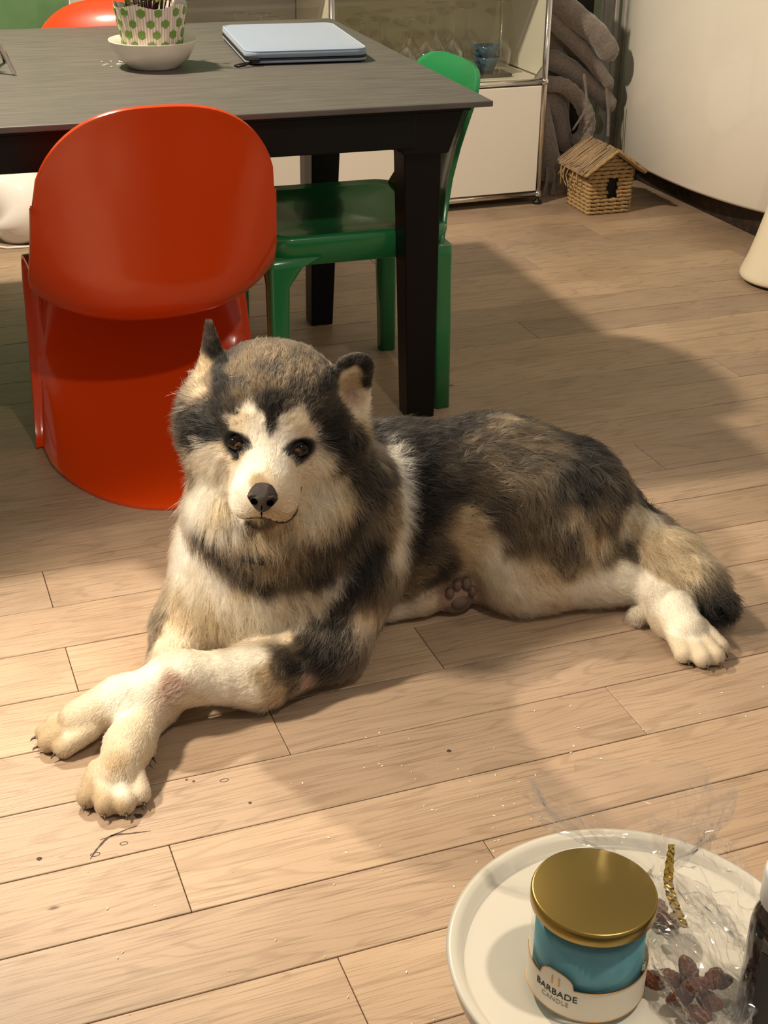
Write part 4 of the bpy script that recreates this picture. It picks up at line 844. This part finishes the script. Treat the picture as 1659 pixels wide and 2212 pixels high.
fc_.data.foreach_set('color', np.concatenate([strand_c, np.ones((NS, 1))], 1).astype(np.float32).ravel())
mfur = bpy.data.materials.new('dog_fur'); mfur.use_nodes = True; nt = mfur.node_tree; nt.nodes.clear()
out = nt.nodes.new('ShaderNodeOutputMaterial'); at_ = nt.nodes.new('ShaderNodeAttribute'); at_.attribute_name = 'fur_color'
hb_ = nt.nodes.new('ShaderNodeBsdfHairPrincipled'); hb_.model = 'CHIANG'; hb_.parametrization = 'COLOR'
hb_.inputs['IOR'].default_value = 1.35; hb_.inputs['Roughness'].default_value = .5; hb_.inputs['Radial Roughness'].default_value = .6
nt.links.new(at_.outputs['Color'], hb_.inputs['Color']); nt.links.new(hb_.outputs[0], out.inputs[0])
hc.materials.append(mfur)
fur = bpy.data.objects.new('fur', hc); COL.objects.link(fur); fur.parent = dog; fur['kind'] = 'stuff'

from mathutils.bvhtree import BVHTree
SKIN = BVHTree.FromPolygons([tuple(v) for v in DV], [tuple(int(i) for i in q) for q in DQ])
def on_face(x, z, off=.0):
    hit = SKIN.ray_cast(Vector(H(x, .2, z)), Vector(-hy)); return hloc(np.array(hit[0])+hy*off) if hit[0] is not None else hloc(H(x, .02, z))
# ---- eyes, nose, mouth, pads, claws, collar
M_eyeb = mat('eye_black', (.005,.004,.004), .06, spec=.35); M_iris = noise_mat('brown_iris', (.055,.021,.008), (.095,.038,.014), nscale=200, rough=.12, spec=.3)
M_lid = mat('eyelid_skin', (.005,.004,.004), .8, spec=.05)
M_cornea = thin_glass('cornea', (1,1,1), .02, .05, .6, 3.0)
M_nose = noise_mat('dog_nose_leather', (.024,.018,.017), (.055,.042,.038), nscale=260, rough=.25, bump=.5); M_dark = mat('nostril_dark', (.001,.001,.001), .9, spec=0.0)
M_lip = mat('lip_dark', (.018,.012,.012), .4); M_pad = noise_mat('paw_pad_skin', (.10,.066,.052), (.16,.105,.085), nscale=120, rough=.6, bump=.4); M_claw = mat('claw', (.05,.04,.034), .35)
def hloc(p): return Vector(p) - Vector(BASE)
def hmat(p, s): 
    m4 = Matrix([[HR[i][j]*s[j] for j in range(3)] for i in range(3)]).to_4x4(); m4.translation = hloc(p); return m4
def blob(name, p, s, m, parent=None, seg=20):
    bm = bmesh.new(); bmesh.ops.create_uvsphere(bm, u_segments=seg, v_segments=seg*2//3, radius=1.0, matrix=hmat(p, s)); return bm_obj(name, bm, m, parent or dog, True)
for s_ in (-1, 1):
    ex, ez = s_*.0435, -.004
    ys = [float((np.array(on_face(ex+dx, ez+dz))+BASE-HO)@hy) for dx, dz in ((-.019, 0), (.019, 0), (0, .016), (0, -.016))]
    yc = sum(ys)/4 - .0042; tl = -s_*.30
    def eye_blob(name, dx, dy, dz, rx, ry, rz, m_, par):
        M3 = Matrix(HR.tolist()) @ Matrix.Rotation(tl, 3, 'Y') @ Matrix.Diagonal((rx, ry, rz)); M4 = M3.to_4x4(); M4.translation = hloc(H(ex+dx, yc+dy, ez+dz))
        bm = bmesh.new(); bmesh.ops.create_uvsphere(bm, u_segments=24, v_segments=16, radius=1.0, matrix=M4); return bm_obj(name, bm, m_, par, True)
    ey = eye_blob('eye', 0, 0, 0, .0158, .0085, .0120, M_eyeb, dog)
    eye_blob('iris', .0004, .0036, .0010, .0082, .0058, .0082, M_iris, ey)
    for nm, lo_z, hi_z, gr in (('upper_lid', .66, 2, 1.07), ('lower_lid', -2, -.70, 1.06)):
        M3 = Matrix(HR.tolist()) @ Matrix.Rotation(tl, 3, 'Y') @ Matrix.Diagonal((.0158*gr*1.06, .0085*gr*1.12, .0120*gr)); M4 = M3.to_4x4(); M4.translation = hloc(H(ex, yc, ez))
        bm = bmesh.new(); bmesh.ops.create_uvsphere(bm, u_segments=28, v_segments=24, radius=1.0)
        bmesh.ops.delete(bm, geom=[v for v in bm.verts if not (lo_z <= v.co.z - .10*(1-v.co.x**2)*(1 if lo_z > 0 else 0) <= hi_z)], context='VERTS'); bm.transform(M4)
        mods(bm_obj(nm, bm, M_lid, ey, True), solid=.0012)
    eye_blob('pupil', .0004, .0074, .0010, .0042, .0026, .0042, M_eyeb, ey)
# nose leather
bm = bmesh.new(); rings = []
for t, (w_, hh, y_, z_) in enumerate([(.006,.005,.1165,-.0465), (.016,.014,.1155,-.0460), (.0235,.0200,.110,-.0450), (.0268,.0235,.100,-.0435), (.0255,.0225,.088,-.0405), (.018,.015,.076,-.036)]):
    ring = []
    for i in range(28):
        a = 2*math.pi*i/28; x_ = w_*math.cos(a); zz = hh*math.sin(a); k = 1.0 - .28*max(0, -math.sin(a))     # narrower below
        ring.append(hloc(H(x_*k, y_ - .010*(abs(x_)/.0265)**2, z_+zz)))
    rings.append(ring)
loft(bm, rings, True, True, True); nose = bm_obj('nose', bm, M_nose, dog, True)
for s_ in (-1, 1):
    blob('nostril', H(s_*.0108, .1132, -.0425), (.0066, .0036, .0060), M_dark, nose, 12)
    tube('nostril_wing', [hloc(H(s_*.0185, .1085, -.0450)), hloc(H(s_*.0200, .1075, -.0385)), hloc(H(s_*.0155, .1100, -.0330)), hloc(H(s_*.0080, .1125, -.0325))], lambda u: .0026*math.sin(math.pi*min(max(u, .08), .92))+.0004, M_nose, nose, 8)
tube('philtrum', [hloc(H(0, .1172, -.048)), hloc(H(0, .1135, -.062)), hloc(H(0, .1075, -.072)), hloc(H(0, .1010, -.082))], .0011, M_dark, nose, 6)
lipL = [on_face(x, z, .0008) for x, z in [(0,-.083), (-.010,-.087), (-.020,-.091), (-.030,-.094), (-.038,-.094)]]
lipR = [on_face(x, z, .0008) for x, z in [(0,-.083), (.010,-.087), (.022,-.092), (.034,-.094), (.044,-.090), (.050,-.080), (.053,-.068)]]
tube('lip_line', catmull(lipL, 5), lambda u: .0018*(1-.6*u), M_lip, dog, 6); tube('lip_line', catmull(lipR, 5), lambda u: .0016+.0020*math.sin(math.pi*u)**2, M_lip, dog, 6)
blob('lower_lip', np.array(on_face(.0, -.094, -.0045))+BASE, (.017, .008, .0058), M_lip)
# soles of the tucked hind foot
for dx, dz, a, b in ((.0, -.010, .0165, .0125), (-.020, .012, .0085, .0115), (-.006, .026, .0085, .0125), (.011, .025, .0085, .0120), (.023, .008, .0080, .0110)):
    bm = bmesh.new(); bmesh.ops.create_uvsphere(bm, u_segments=16, v_segments=10, radius=1, matrix=Matrix.Translation(hloc((.856+dx, 1.889, .046+dz))) @ Matrix.Diagonal((a, .009, b, 1))); bm_obj('paw_pad', bm, M_pad, dog, True)
bm = bmesh.new(); bmesh.ops.create_uvsphere(bm, u_segments=20, v_segments=12, radius=1, matrix=Matrix.Translation(hloc((.856, 1.896, .047))) @ Matrix.Diagonal((.034, .008, .039, 1))); bm_obj('sole', bm, mat('sole_skin', (.13,.09,.068), .8), dog, True)
def claw(p, d, l=.009):
    p, d = Vector(p), Vector(d).normalized(); tube('claw', [hloc(p), hloc(p+d*l*.6+Vector((0,0,-.001))), hloc(p+d*l+Vector((0,0,-.004)))], lambda u: .0020*(1-u)+.0005, M_claw, dog, 7)
for p, d in [((.126,1.797,.014),(-1,.2,-.1)), ((.107,1.773,.013),(-1,0,-.1)), ((.107,1.749,.013),(-1,-.1,-.1)), ((.129,1.722,.013),(-1,-.5,-.1)), ((.151,1.588,.013),(-.5,-1,-.1)), ((.174,1.560,.012),(-.25,-1,-.1)), ((.202,1.552,.012),(0,-1,-.1)), ((.230,1.568,.012),(.2,-1,-.1)),
             ((1.157,1.624,.012),(-.1,-1,-.1)), ((1.180,1.602,.012),(0,-1,-.1)), ((1.205,1.601,.012),(.1,-1,-.1)), ((1.228,1.622,.012),(.2,-1,-.1)), ((.262,1.655,.020),(.35,-.9,-.2))]: claw(p, d)
# dark beaded collar glimpsed in the throat fur
ck = [SKIN.find_nearest(Vector(p)) for p in ((.434,1.76,.262), (.446,1.752,.256), (.457,1.747,.252), (.466,1.745,.251))]
col_ = [k[0] + k[1]*.014 for k in ck]
cl_o = tube('collar', [hloc(p) for p in col_], .0055, mat('collar_webbing', (.010,.009,.010), .6), dog, 8)
# whiskers
wr_ = random.Random(6); M_whisk = mat('whisker_hair', (.30,.26,.22), .5)
for s_ in (-1, 1):
    for k in range(5):
        p0 = H(s_*(.038+.004*wr_.random()), .060+.020*wr_.random(), -.060-.022*wr_.random()); d = HR@np.array((s_*1.0, -.35+.5*wr_.random(), .15-.5*wr_.random())); l_ = wr_.uniform(.03, .06)
        tube('whisker', [hloc(p0), hloc(p0+d*l_*.5), hloc(p0+d*l_+np.array((0,0,-.010)))], lambda u: .00022*(1-u)+.00005, M_whisk, dog, 4)
# ------------------------------------------------------------------ grey plush in the corner
M_plush = noise_mat('grey_plush', (.165,.135,.118), (.24,.20,.175), nscale=26, rough=.95, bump=.4, sheen=.5)
plush = thing('tentacle_plush', 'large grey stuffed plush with thick drooping tentacles beside the cabinet', 'plush toy', (2.42, 4.52, 0))
def pl(p): return (p[0]-2.42, p[1]-4.52, p[2])
def fat(name, pts, r0, r1, wr=0.0, wf=0.0):
    path = catmull([pl(p) for p in pts], 9)
    def rad(u):
        e0 = min(1, (u+.02)/.10)**.5; e1 = min(1, (1.005-u)/.09)**.5
        return max(.004, (r0+(r1-r0)*u)*e0*e1*(1+wr*math.sin(u*wf)))
    return tube(name, path, rad, M_plush, plush, 16)
fat('tentacle', [(2.271,4.49,.712), (2.366,4.48,.626), (2.463,4.47,.553), (2.535,4.47,.467)], .042, .040, .03, 40)
fat('tentacle', [(2.288,4.52,.633), (2.340,4.51,.577), (2.429,4.50,.496), (2.510,4.50,.413), (2.556,4.50,.362)], .036, .020, .03, 30)
fat('tentacle', [(2.300,4.60,.600), (2.348,4.60,.548), (2.425,4.60,.497), (2.517,4.60,.412), (2.56,4.60,.33)], .050, .040, .02, 20)
fat('tentacle', [(2.300,4.55,.480), (2.400,4.54,.428), (2.459,4.54,.385), (2.539,4.54,.331), (2.590,4.54,.274)], .038, .030, .03, 30)
fat('tentacle', [(2.265,4.49,.392), (2.346,4.48,.385), (2.414,4.48,.333), (2.453,4.48,.266), (2.447,4.48,.205), (2.41,4.49,.17)], .026, .032, .055, 90)
fat('tentacle', [(2.300,4.56,.400), (2.330,4.54,.327), (2.366,4.54,.268), (2.391,4.54,.183), (2.450,4.54,.150)], .042, .036, .02, 20)
fat('tentacle', [(2.285,4.53,.360), (2.290,4.51,.289), (2.312,4.50,.180), (2.335,4.50,.085), (2.345,4.50,.040)], .022, .046, .02, 20)
fat('body', [(2.33,4.62,.78), (2.36,4.62,.60), (2.38,4.63,.40), (2.38,4.63,.20), (2.38,4.62,.02)], .060, .075)
def strap(pts, wd=.008):
    path = [Vector(pl(p)) for p in catmull(pts, 6)]; bm = bmesh.new()
    loft(bm, [[(q.x-wd/2, q.y-.0015, q.z), (q.x+wd/2, q.y-.0015, q.z), (q.x+wd/2, q.y+.0015, q.z), (q.x-wd/2, q.y+.0015, q.z)] for q in path], True, True, True)
    bm_obj('cloth_strap', bm, M_plush, plush)
strap([(2.402,4.432,.430), (2.418,4.430,.318), (2.377,4.440,.236)]); strap([(2.511,4.46,.370), (2.530,4.465,.28), (2.534,4.46,.200)])
for x0, x1 in ((2.300, 2.283), (2.325, 2.318), (2.350, 2.330), (2.365, 2.372)): strap([(x0, 4.462, .105), ((x0+x1)/2+.004, 4.455, .055), (x1, 4.452, .003)], .013)
tag(box('dark_gap_panel', (2.42, 4.765, .42), (.36, .016, .84), mat('dark_gap_black', (.010,.010,.012), .6), None, .003), 'black upright panel added to fill the dark gap behind the grey plush', 'board')  # plain black panel added to make the gap behind the plush dark

# ------------------------------------------------------------------ little woven rope house
def rope_mat(name, a, b): return noise_mat(name, a, b, nscale=55, detail=3, rough=.85, bump=.5, lo=.3, hi=.7)
M_rope = rope_mat('seagrass_rope', (.30,.185,.075), (.52,.35,.165)); M_straw = rope_mat('dry_straw', (.24,.165,.095), (.43,.31,.19))
hs = thing('rope_house', 'little woven straw rope pet house with thatched roof and dark window', 'pet house', (2.405, 4.262, 0), math.radians(-2))
HW, HD, RR = .079, .083, .0072
rnd = random.Random(5)
def rope(pts, r=RR, parent=hs, m=M_rope, name='rope_course', n=6, tw=.62):
    bm = bmesh.new(); ph = rnd.uniform(0, 6)
    L = 0; P_ = [Vector(p) for p in pts]; out = [P_[0]]
    for a, b in zip(P_[:-1], P_[1:]):
        k = max(1, int((b-a).length/.0062))
        out += [a+(b-a)*(i+1)/k for i in range(k)]
    out = [p + Vector((rnd.uniform(-1,1), rnd.uniform(-1,1), rnd.uniform(-1,1)))*.0006 for p in out]
    loft(bm, tube_rings(out, r, n, tw, lambda t: 1.0+.22*math.cos(2*t)), True, True, True); return bm_obj(name, bm, m, parent, True)
def corner(sx, sy, z, k=3): 
    c = (sx*(HW-.006), sy*(HD-.006)); a0 = math.degrees(math.atan2(sy, sx))-45
    return [(c[0]+.006*math.cos(math.radians(a0+90*i/k)), c[1]+.006*math.sin(math.radians(a0+90*i/k)), z) for i in range(k+1)]
for i in range(11):
    z = RR + i*.0136
    ring = corner(1,-1,z) + corner(1,1,z) + corner(-1,1,z) + corner(-1,-1,z)
    if 4 <= i <= 8: w0, w1 = -.020, .026-.004*(i % 2); rope([(w1, -HD, z)] + ring + [(w0+.004*(i % 3), -HD, z)])
    else: rope(ring + [ring[0]])
for sy in (-1, 1):
    for j in range(4):
        z = .158 + j*.0132; w_ = HW*(1-j/4.2)-.004; rope([(-w_, sy*HD, z), (w_, sy*HD, z)])
box('dark_hollow', (0, 0, .078), (2*HW-.018, 2*HD-.018, .145), mat('hollow_black', (.006,.005,.004), .9), hs)  # black block painting in the shade of the hollow behind the window
mesh_obj('gable_dark_fill', [(-HW+.01, -HD+.006, .150), (HW-.01, -HD+.006, .150), (0, -HD+.006, .207), (-HW+.01, HD-.006, .150), (HW-.01, HD-.006, .150), (0, HD-.006, .207)],
         [(0,1,2), (5,4,3), (0,3,4,1), (1,4,5,2), (2,5,3,0)], MATS['hollow_black'], hs)  # same black, standing in for the shade inside the gable
# roof: battens of twigs on both slopes, rope along the verge
EX, EZ, RZ = .112, .148, .222
roof = mesh_obj('roof', [(0,-.112,RZ), (EX,-.112,EZ), (EX,.112,EZ), (0,.112,RZ), (-EX,-.112,EZ), (-EX,.112,EZ), (0,-.112,RZ-.010), (EX,-.112,EZ-.010), (EX,.112,EZ-.010), (0,.112,RZ-.010), (-EX,-.112,EZ-.010), (-EX,.112,EZ-.010)],
     [(0,1,2,3), (0,3,5,4), (6,9,8,7), (6,10,11,9), (0,6,7,1), (1,7,8,2), (2,8,9,3), (3,9,11,5), (5,11,10,4), (4,10,6,0)], M_straw, hs)
for s in (-1, 1):
    for k in range(58):
        y = -.110 + .220*k/57 + rnd.uniform(-.003, .003); u0, u1 = rnd.uniform(-.04, .10), rnd.uniform(.88, 1.06); lift = rnd.uniform(.001, .006)
        pt = lambda u, dy: Vector((s*EX*u, y+dy, RZ+(EZ-RZ)*u+lift))
        dy = rnd.uniform(-.012, .012)
        bm = bmesh.new(); loft(bm, tube_rings([pt(u0, 0), pt((u0+u1)/2, dy*.4)+Vector((0,0,.002)), pt(u1, dy)], rnd.uniform(.0016, .0034), 5), True, True, True)
        bm_obj('twig', bm, M_straw, roof, True)
    rope([(0, -.116, RZ+.002), (s*EX*.55, -.116, RZ+(EZ-RZ)*.55), (s*EX, -.116, EZ-.001), (s*(EX+.003), -.110, EZ-.004)], .0062, roof, name='verge_rope')
for k in range(7):
    y = rnd.uniform(-.05, .105); z0 = EZ-rnd.uniform(.0, .01)
    rope([(-EX+.004, y, z0), (-EX-.002, y+rnd.uniform(-.015, .015), z0-.03), (-EX+rnd.uniform(-.006, .006), y+rnd.uniform(-.02, .02), z0-rnd.uniform(.04, .075))], .0024, roof, M_rope, 'loose_strand', 5)

# ------------------------------------------------------------------ round side table in front
M_tray2 = noise_mat('cream_steel', (.84,.79,.68), (.86,.81,.70), nscale=4, rough=.30)
SX, SY, SZ, SR = .501, .727, .420, .155
st = thing('side_table', 'round cream metal side table with raised rim holding the candle', 'side table', (SX, SY, 0))
lathe('tray_top', [(.001, SZ-.004), (SR-.020, SZ-.004), (SR-.012, SZ-.010), (SR-.004, SZ-.010), (SR-.001, SZ+.006), (SR+.001, SZ+.0085), (SR-.004, SZ+.0095), (SR-.0105, SZ+.0055), (SR-.0125, SZ+.0005), (SR-.016, SZ-.0008), (SR-.022, SZ), (SR-.06, SZ), (.001, SZ)], M_tray2, st, 96, cap0=False, cap1=False)
lathe('drum', [(SR-.016, SZ-.0105), (SR-.020, SZ-.06), (SR-.028, SZ-.16), (SR-.038, .012), (SR-.036, .004), (SR-.044, 0)], M_tray2, st, 80, cap0=False, cap1=True)
# candle
JX, JY, JR = .452, .717, .0478
cn = thing('jar_candle', 'glass jar candle with teal wax, gold lid and cream label', 'candle', (JX, JY, SZ+.0004), math.radians(0))
M_jar = thin_glass('jar_glass', (.985,.99,.99), .03, .03, .40, 3.5)
M_wax = noise_mat('teal_wax', (.10,.32,.39), (.13,.37,.44), nscale=14, rough=.45)
M_gold = mat('brushed_gold', (.36,.255,.075), .33, 1.0); M_label = mat('cream_label', (.80,.74,.62), .6); M_ink = mat('label_ink', (.02,.02,.025), .7); M_gink = mat('copper_ink', (.55,.30,.10), .4, .6); M_grink = mat('grey_ink', (.40,.37,.33), .7)
lathe('jar', [(.001, .0), (JR-.006, 0), (JR-.001, .004), (JR, .010), (JR, .092), (JR-.002, .092)], M_jar, cn, 64, cap0=False, cap1=False)
wx = lathe('wax', [(.001, .0085), (JR-.0085, .0085), (JR-.0035, .013), (JR-.0035, .074), (JR-.006, .0755), (.018, .0745), (.001, .0740)], M_wax, cn, 64)
tube('wick', [(.004, .006, .073), (.004, .007, .078), (.006, .008, .082)], .0009, M_black, wx, 6)
lid = lathe('lid', [(.001, .0885), (JR-.003, .0885), (JR+.0018, .0885), (JR+.0024, .0895), (JR+.0024, .0985), (JR+.0016, .1004), (JR+.0002, .1008), (.001, .1008)], M_gold, cn, 80)
# label: a sheet bent round the glass, with a raised crest above the name
LC = math.radians(-150)      # bearing of the crest on the jar
bm = bmesh.new(); N = 140; va = []; LR = JR+.0003
for i in range(N+1):
    a = LC + math.radians(-62 + 205*i/N); d = (a-LC)*LR
    top = .0375
    if abs(d) < .0155: top = .0375 + .0135*math.sqrt(max(0, 1-(d/.0155)**2))**.8
    va.append([bm.verts.new((LR*math.cos(a), LR*math.sin(a), z)) for z in (.0075, .022, top)])
for p, q in zip(va[:-1], va[1:]):
    for k in (0, 1): bm.faces.new((p[k], q[k], q[k+1], p[k+1]))
mods(bm_obj('label', bm, M_label, cn, False), solid=.00025, offset=1.0)
lab = cn.children[-1]
def edge(z_of, name):
    pts = []
    for i in range(N+1):
        a = LC + math.radians(-62 + 205*i/N); d = (a-LC)*LR; pts.append(((LR+.0003)*math.cos(a), (LR+.0003)*math.sin(a), z_of(d)))
    tube(name, pts, .00045, M_gink, lab, 5)
edge(lambda d: .0377 + (.0135*math.sqrt(max(0, 1-(d/.0155)**2))**.8 if abs(d) < .0155 else 0), 'gold_edge'); edge(lambda d: .0077, 'gold_edge')
wr = LR+.0006; rot = (0, 0, LC+math.pi/2)
def letters(txt, size, z, m_, sp=1.0): text_mesh('lettering', txt, size, m_, lab, (0, 0, z), rot, 'CENTER', sp, wr)
letters('11', .0125, .0400, M_gink, 1.0); letters('BARBADE', .0090, .0285, M_ink, 1.02); letters('CANDLE', .0064, .0205, M_grink, 1.05)
# amber bottle
bt = thing('amber_bottle', 'dark amber bottle with white cap standing on the side table', 'bottle', (.583, .640, SZ+.0003))
M_amber = mat('amber_glass', (.020,.007,.004), .10, coat=.6)
lathe('bottle_body', [(.001, 0), (.026, 0), (.030, .004), (.030, .088), (.0285, .098), (.024, .106), (.016, .112), (.014, .116), (.014, .122)], M_amber, bt, 48, cap0=False)
lathe('cap', [(.0235, .1135), (.0262, .115), (.0262, .142), (.0245, .146), (.001, .1465)], mat('white_cap', (.78,.76,.74), .35), bt, 48, cap1=False)
bm = bmesh.new(); vv = []
for i in range(41):
    a = math.radians(195+140*i/40); vv.append([bm.verts.new((.0304*math.cos(a), .0304*math.sin(a), z)) for z in (.010, .080)])
for p, q in zip(vv[:-1], vv[1:]): bm.faces.new((p[0], q[0], q[1], p[1]))
bm_obj('label_band', bm, mat('charcoal_label', (.035,.030,.030), .55), bt, True)
# dates inside a cellophane bag
M_date = noise_mat('dried_date', (.10,.026,.012), (.25,.075,.032), nscale=90, detail=5, rough=.30, bump=.9)
rd = random.Random(8)
DATES = [(.4975,.688,.436), (.512,.684,.436), (.526,.672,.434), (.509,.664,.436), (.530,.655,.434), (.513,.646,.434), (.548,.671,.434), (.522,.676,.4505), (.517,.658,.4520), (.5375,.6620,.4490), (.545,.758,.434), (.534,.741,.436), (.531,.733,.4500), (.552,.742,.434)]
proto = None
for k, p in enumerate(DATES):
    if proto is None:
        bm = bmesh.new(); rings = []
        for i in range(13):
            t = i/12; r_ = .0072*math.sin(math.pi*min(max(t*.94+.03, 0), 1))**.6
            rings.append([(r_*math.cos(2*math.pi*j/16)*(1+.16*math.sin(3*j+i*1.3)), r_*math.sin(2*math.pi*j/16)*(1+.12*math.sin(5*j+i)), -.0125+.025*t) for j in range(16)])
        loft(bm, rings, True, True, True); proto = bm_obj('dried_date', bm, M_date, None, True); o = proto
    else: o = proto.copy(); COL.objects.link(o)
    o.location = p; o.rotation_euler = (math.pi/2+rd.uniform(-.35, .35), rd.uniform(-.3, .3), rd.uniform(0, 3.1))
    tag(o, 'wrinkled brown dried date inside the cellophane bag' if k < 10 else 'wrinkled brown dried date behind the candle inside the cellophane', 'date', 'dates in the cellophane bag')
M_film = thin_glass('cellophane', (.98,.975,.97), .09, .06, .85, 1.6, .045)
bag = thing('cellophane_bag', 'crinkled clear cellophane bag tied with gold ribbon, holding dates', 'bag', (.53, .70, SZ))
path = [(.520,.622,.434), (.525,.632,.440), (.530,.648,.446), (.535,.668,.450), (.537,.690,.450), (.535,.715,.454), (.535,.735,.466), (.5365,.748,.480), (.5365,.752,.486), (.534,.758,.494), (.530,.768,.508), (.526,.782,.524), (.522,.797,.540)]
rads = [(.004,.003), (.020,.010), (.028,.018), (.032,.024), (.033,.024), (.032,.022), (.026,.015), (.010,.008), (.007,.006), (.016,.010), (.042,.012), (.060,.016), (.070,.022)]
pp = catmull([(x-.53, y-.70, z-SZ) for x, y, z in path], 7); rw_ = catmull([(a, b, 0) for a, b in rads], 7)
bm = bmesh.new(); rings = []; NR = 84
ph = [rd.uniform(0, 6.28) for _ in range(30)]
for i, p in enumerate(pp):
    u = i/(len(pp)-1); ring = []
    for j in range(NR):
        a = 2*math.pi*j/NR
        cr = .10*math.sin(7*a+ph[0]+9*u) + .10*abs(math.sin(5*a-13*u+ph[1])) + .08*abs(math.sin(11*a+17*u+ph[2])) + .09*abs(math.sin(17*a-31*u+ph[3])) + .07*abs(math.sin(23*a+44*u+ph[4]))
        side = Vector((.936, -.353, 0)); upd = Vector((.12, .35, .93))
        q = p + side*rw_[i].x*math.cos(a)*(1+cr) + upd*rw_[i].y*math.sin(a)*(1+1.6*cr) + Vector((0,0,1))*.004*math.sin(6*a+21*u)*min(1, rw_[i].x/.03)
        q.z = max(q.z, .0015); ring.append(q)
    rings.append(ring)
loft(bm, rings, True, True, False); bm_obj('film', bm, M_film, bag, False)
# second fold of film spilling towards the bottle
vs, fs = [], []
for i in range(34):
    for j in range(30):
        u, v = i/33, j/29
        b0 = Vector((.545+.075*u, .795-.050*u-.070*v*(1-.25*u), SZ+.070-.058*v**.7+.012*math.sin(3*u+1)))
        b0 += Vector((.004*math.sin(17*u+5*v), .004*math.sin(13*v+7*u+ph[6]), .007*abs(math.sin(9*u+6*v+ph[5]))+.004*math.sin(21*v-8*u)+.003*abs(math.sin(27*u+3*v))))
        vs.append((b0.x-.53, b0.y-.70, max(.002, b0.z-SZ)))
for i in range(33):
    for j in range(29): a = i*30+j; fs.append((a, a+1, a+31, a+30))
mesh_obj('film_fold', vs, fs, M_film, bag)
bm = bmesh.new(); gp = catmull([(.5385-.53, .744-.70, .100), (.5370-.53, .741-.70, .080), (.5365-.53, .738-.70, .062), (.538-.53, .726-.70, .047), (.5405-.53, .712-.70, .036)], 8)
loft(bm, [[g + Vector((.936,-.353,0))*s*(.0026+.0016*math.sin(i*.09)) + Vector((0,-.6,.4))*.0012*math.sin(i*1.9+s*2) for s in (-1, -.5, 0, .5, 1)] for i, g in enumerate(gp)], False)
mods(bm_obj('gold_tie', bm, mat('gold_foil', (.85,.60,.16), .18, 1.0), bag, False), solid=.0003)
# ------------------------------------------------------------------ specks on the floor
bm = bmesh.new(); rs = random.Random(4)
for k in range(110):
    x, y = (rs.uniform(.1, 1.3), rs.uniform(1.02, 1.60)) if k % 3 else (rs.gauss(.66, .10), rs.gauss(1.42, .10))
    bmesh.ops.create_icosphere(bm, subdivisions=1, radius=1, matrix=Matrix.Translation((x, y, .0010)) @ Euler((0, 0, rs.uniform(0, 3))).to_matrix().to_4x4() @ Matrix.Diagonal((rs.uniform(.0006, .0030), rs.uniform(.0005, .0011), .0006, 1)))
tag(bm_obj('floor_crumbs', bm, MATS['white_crumb']), 'tiny pale crumbs scattered over the floorboards before the dog', 'crumbs', None, 'stuff')
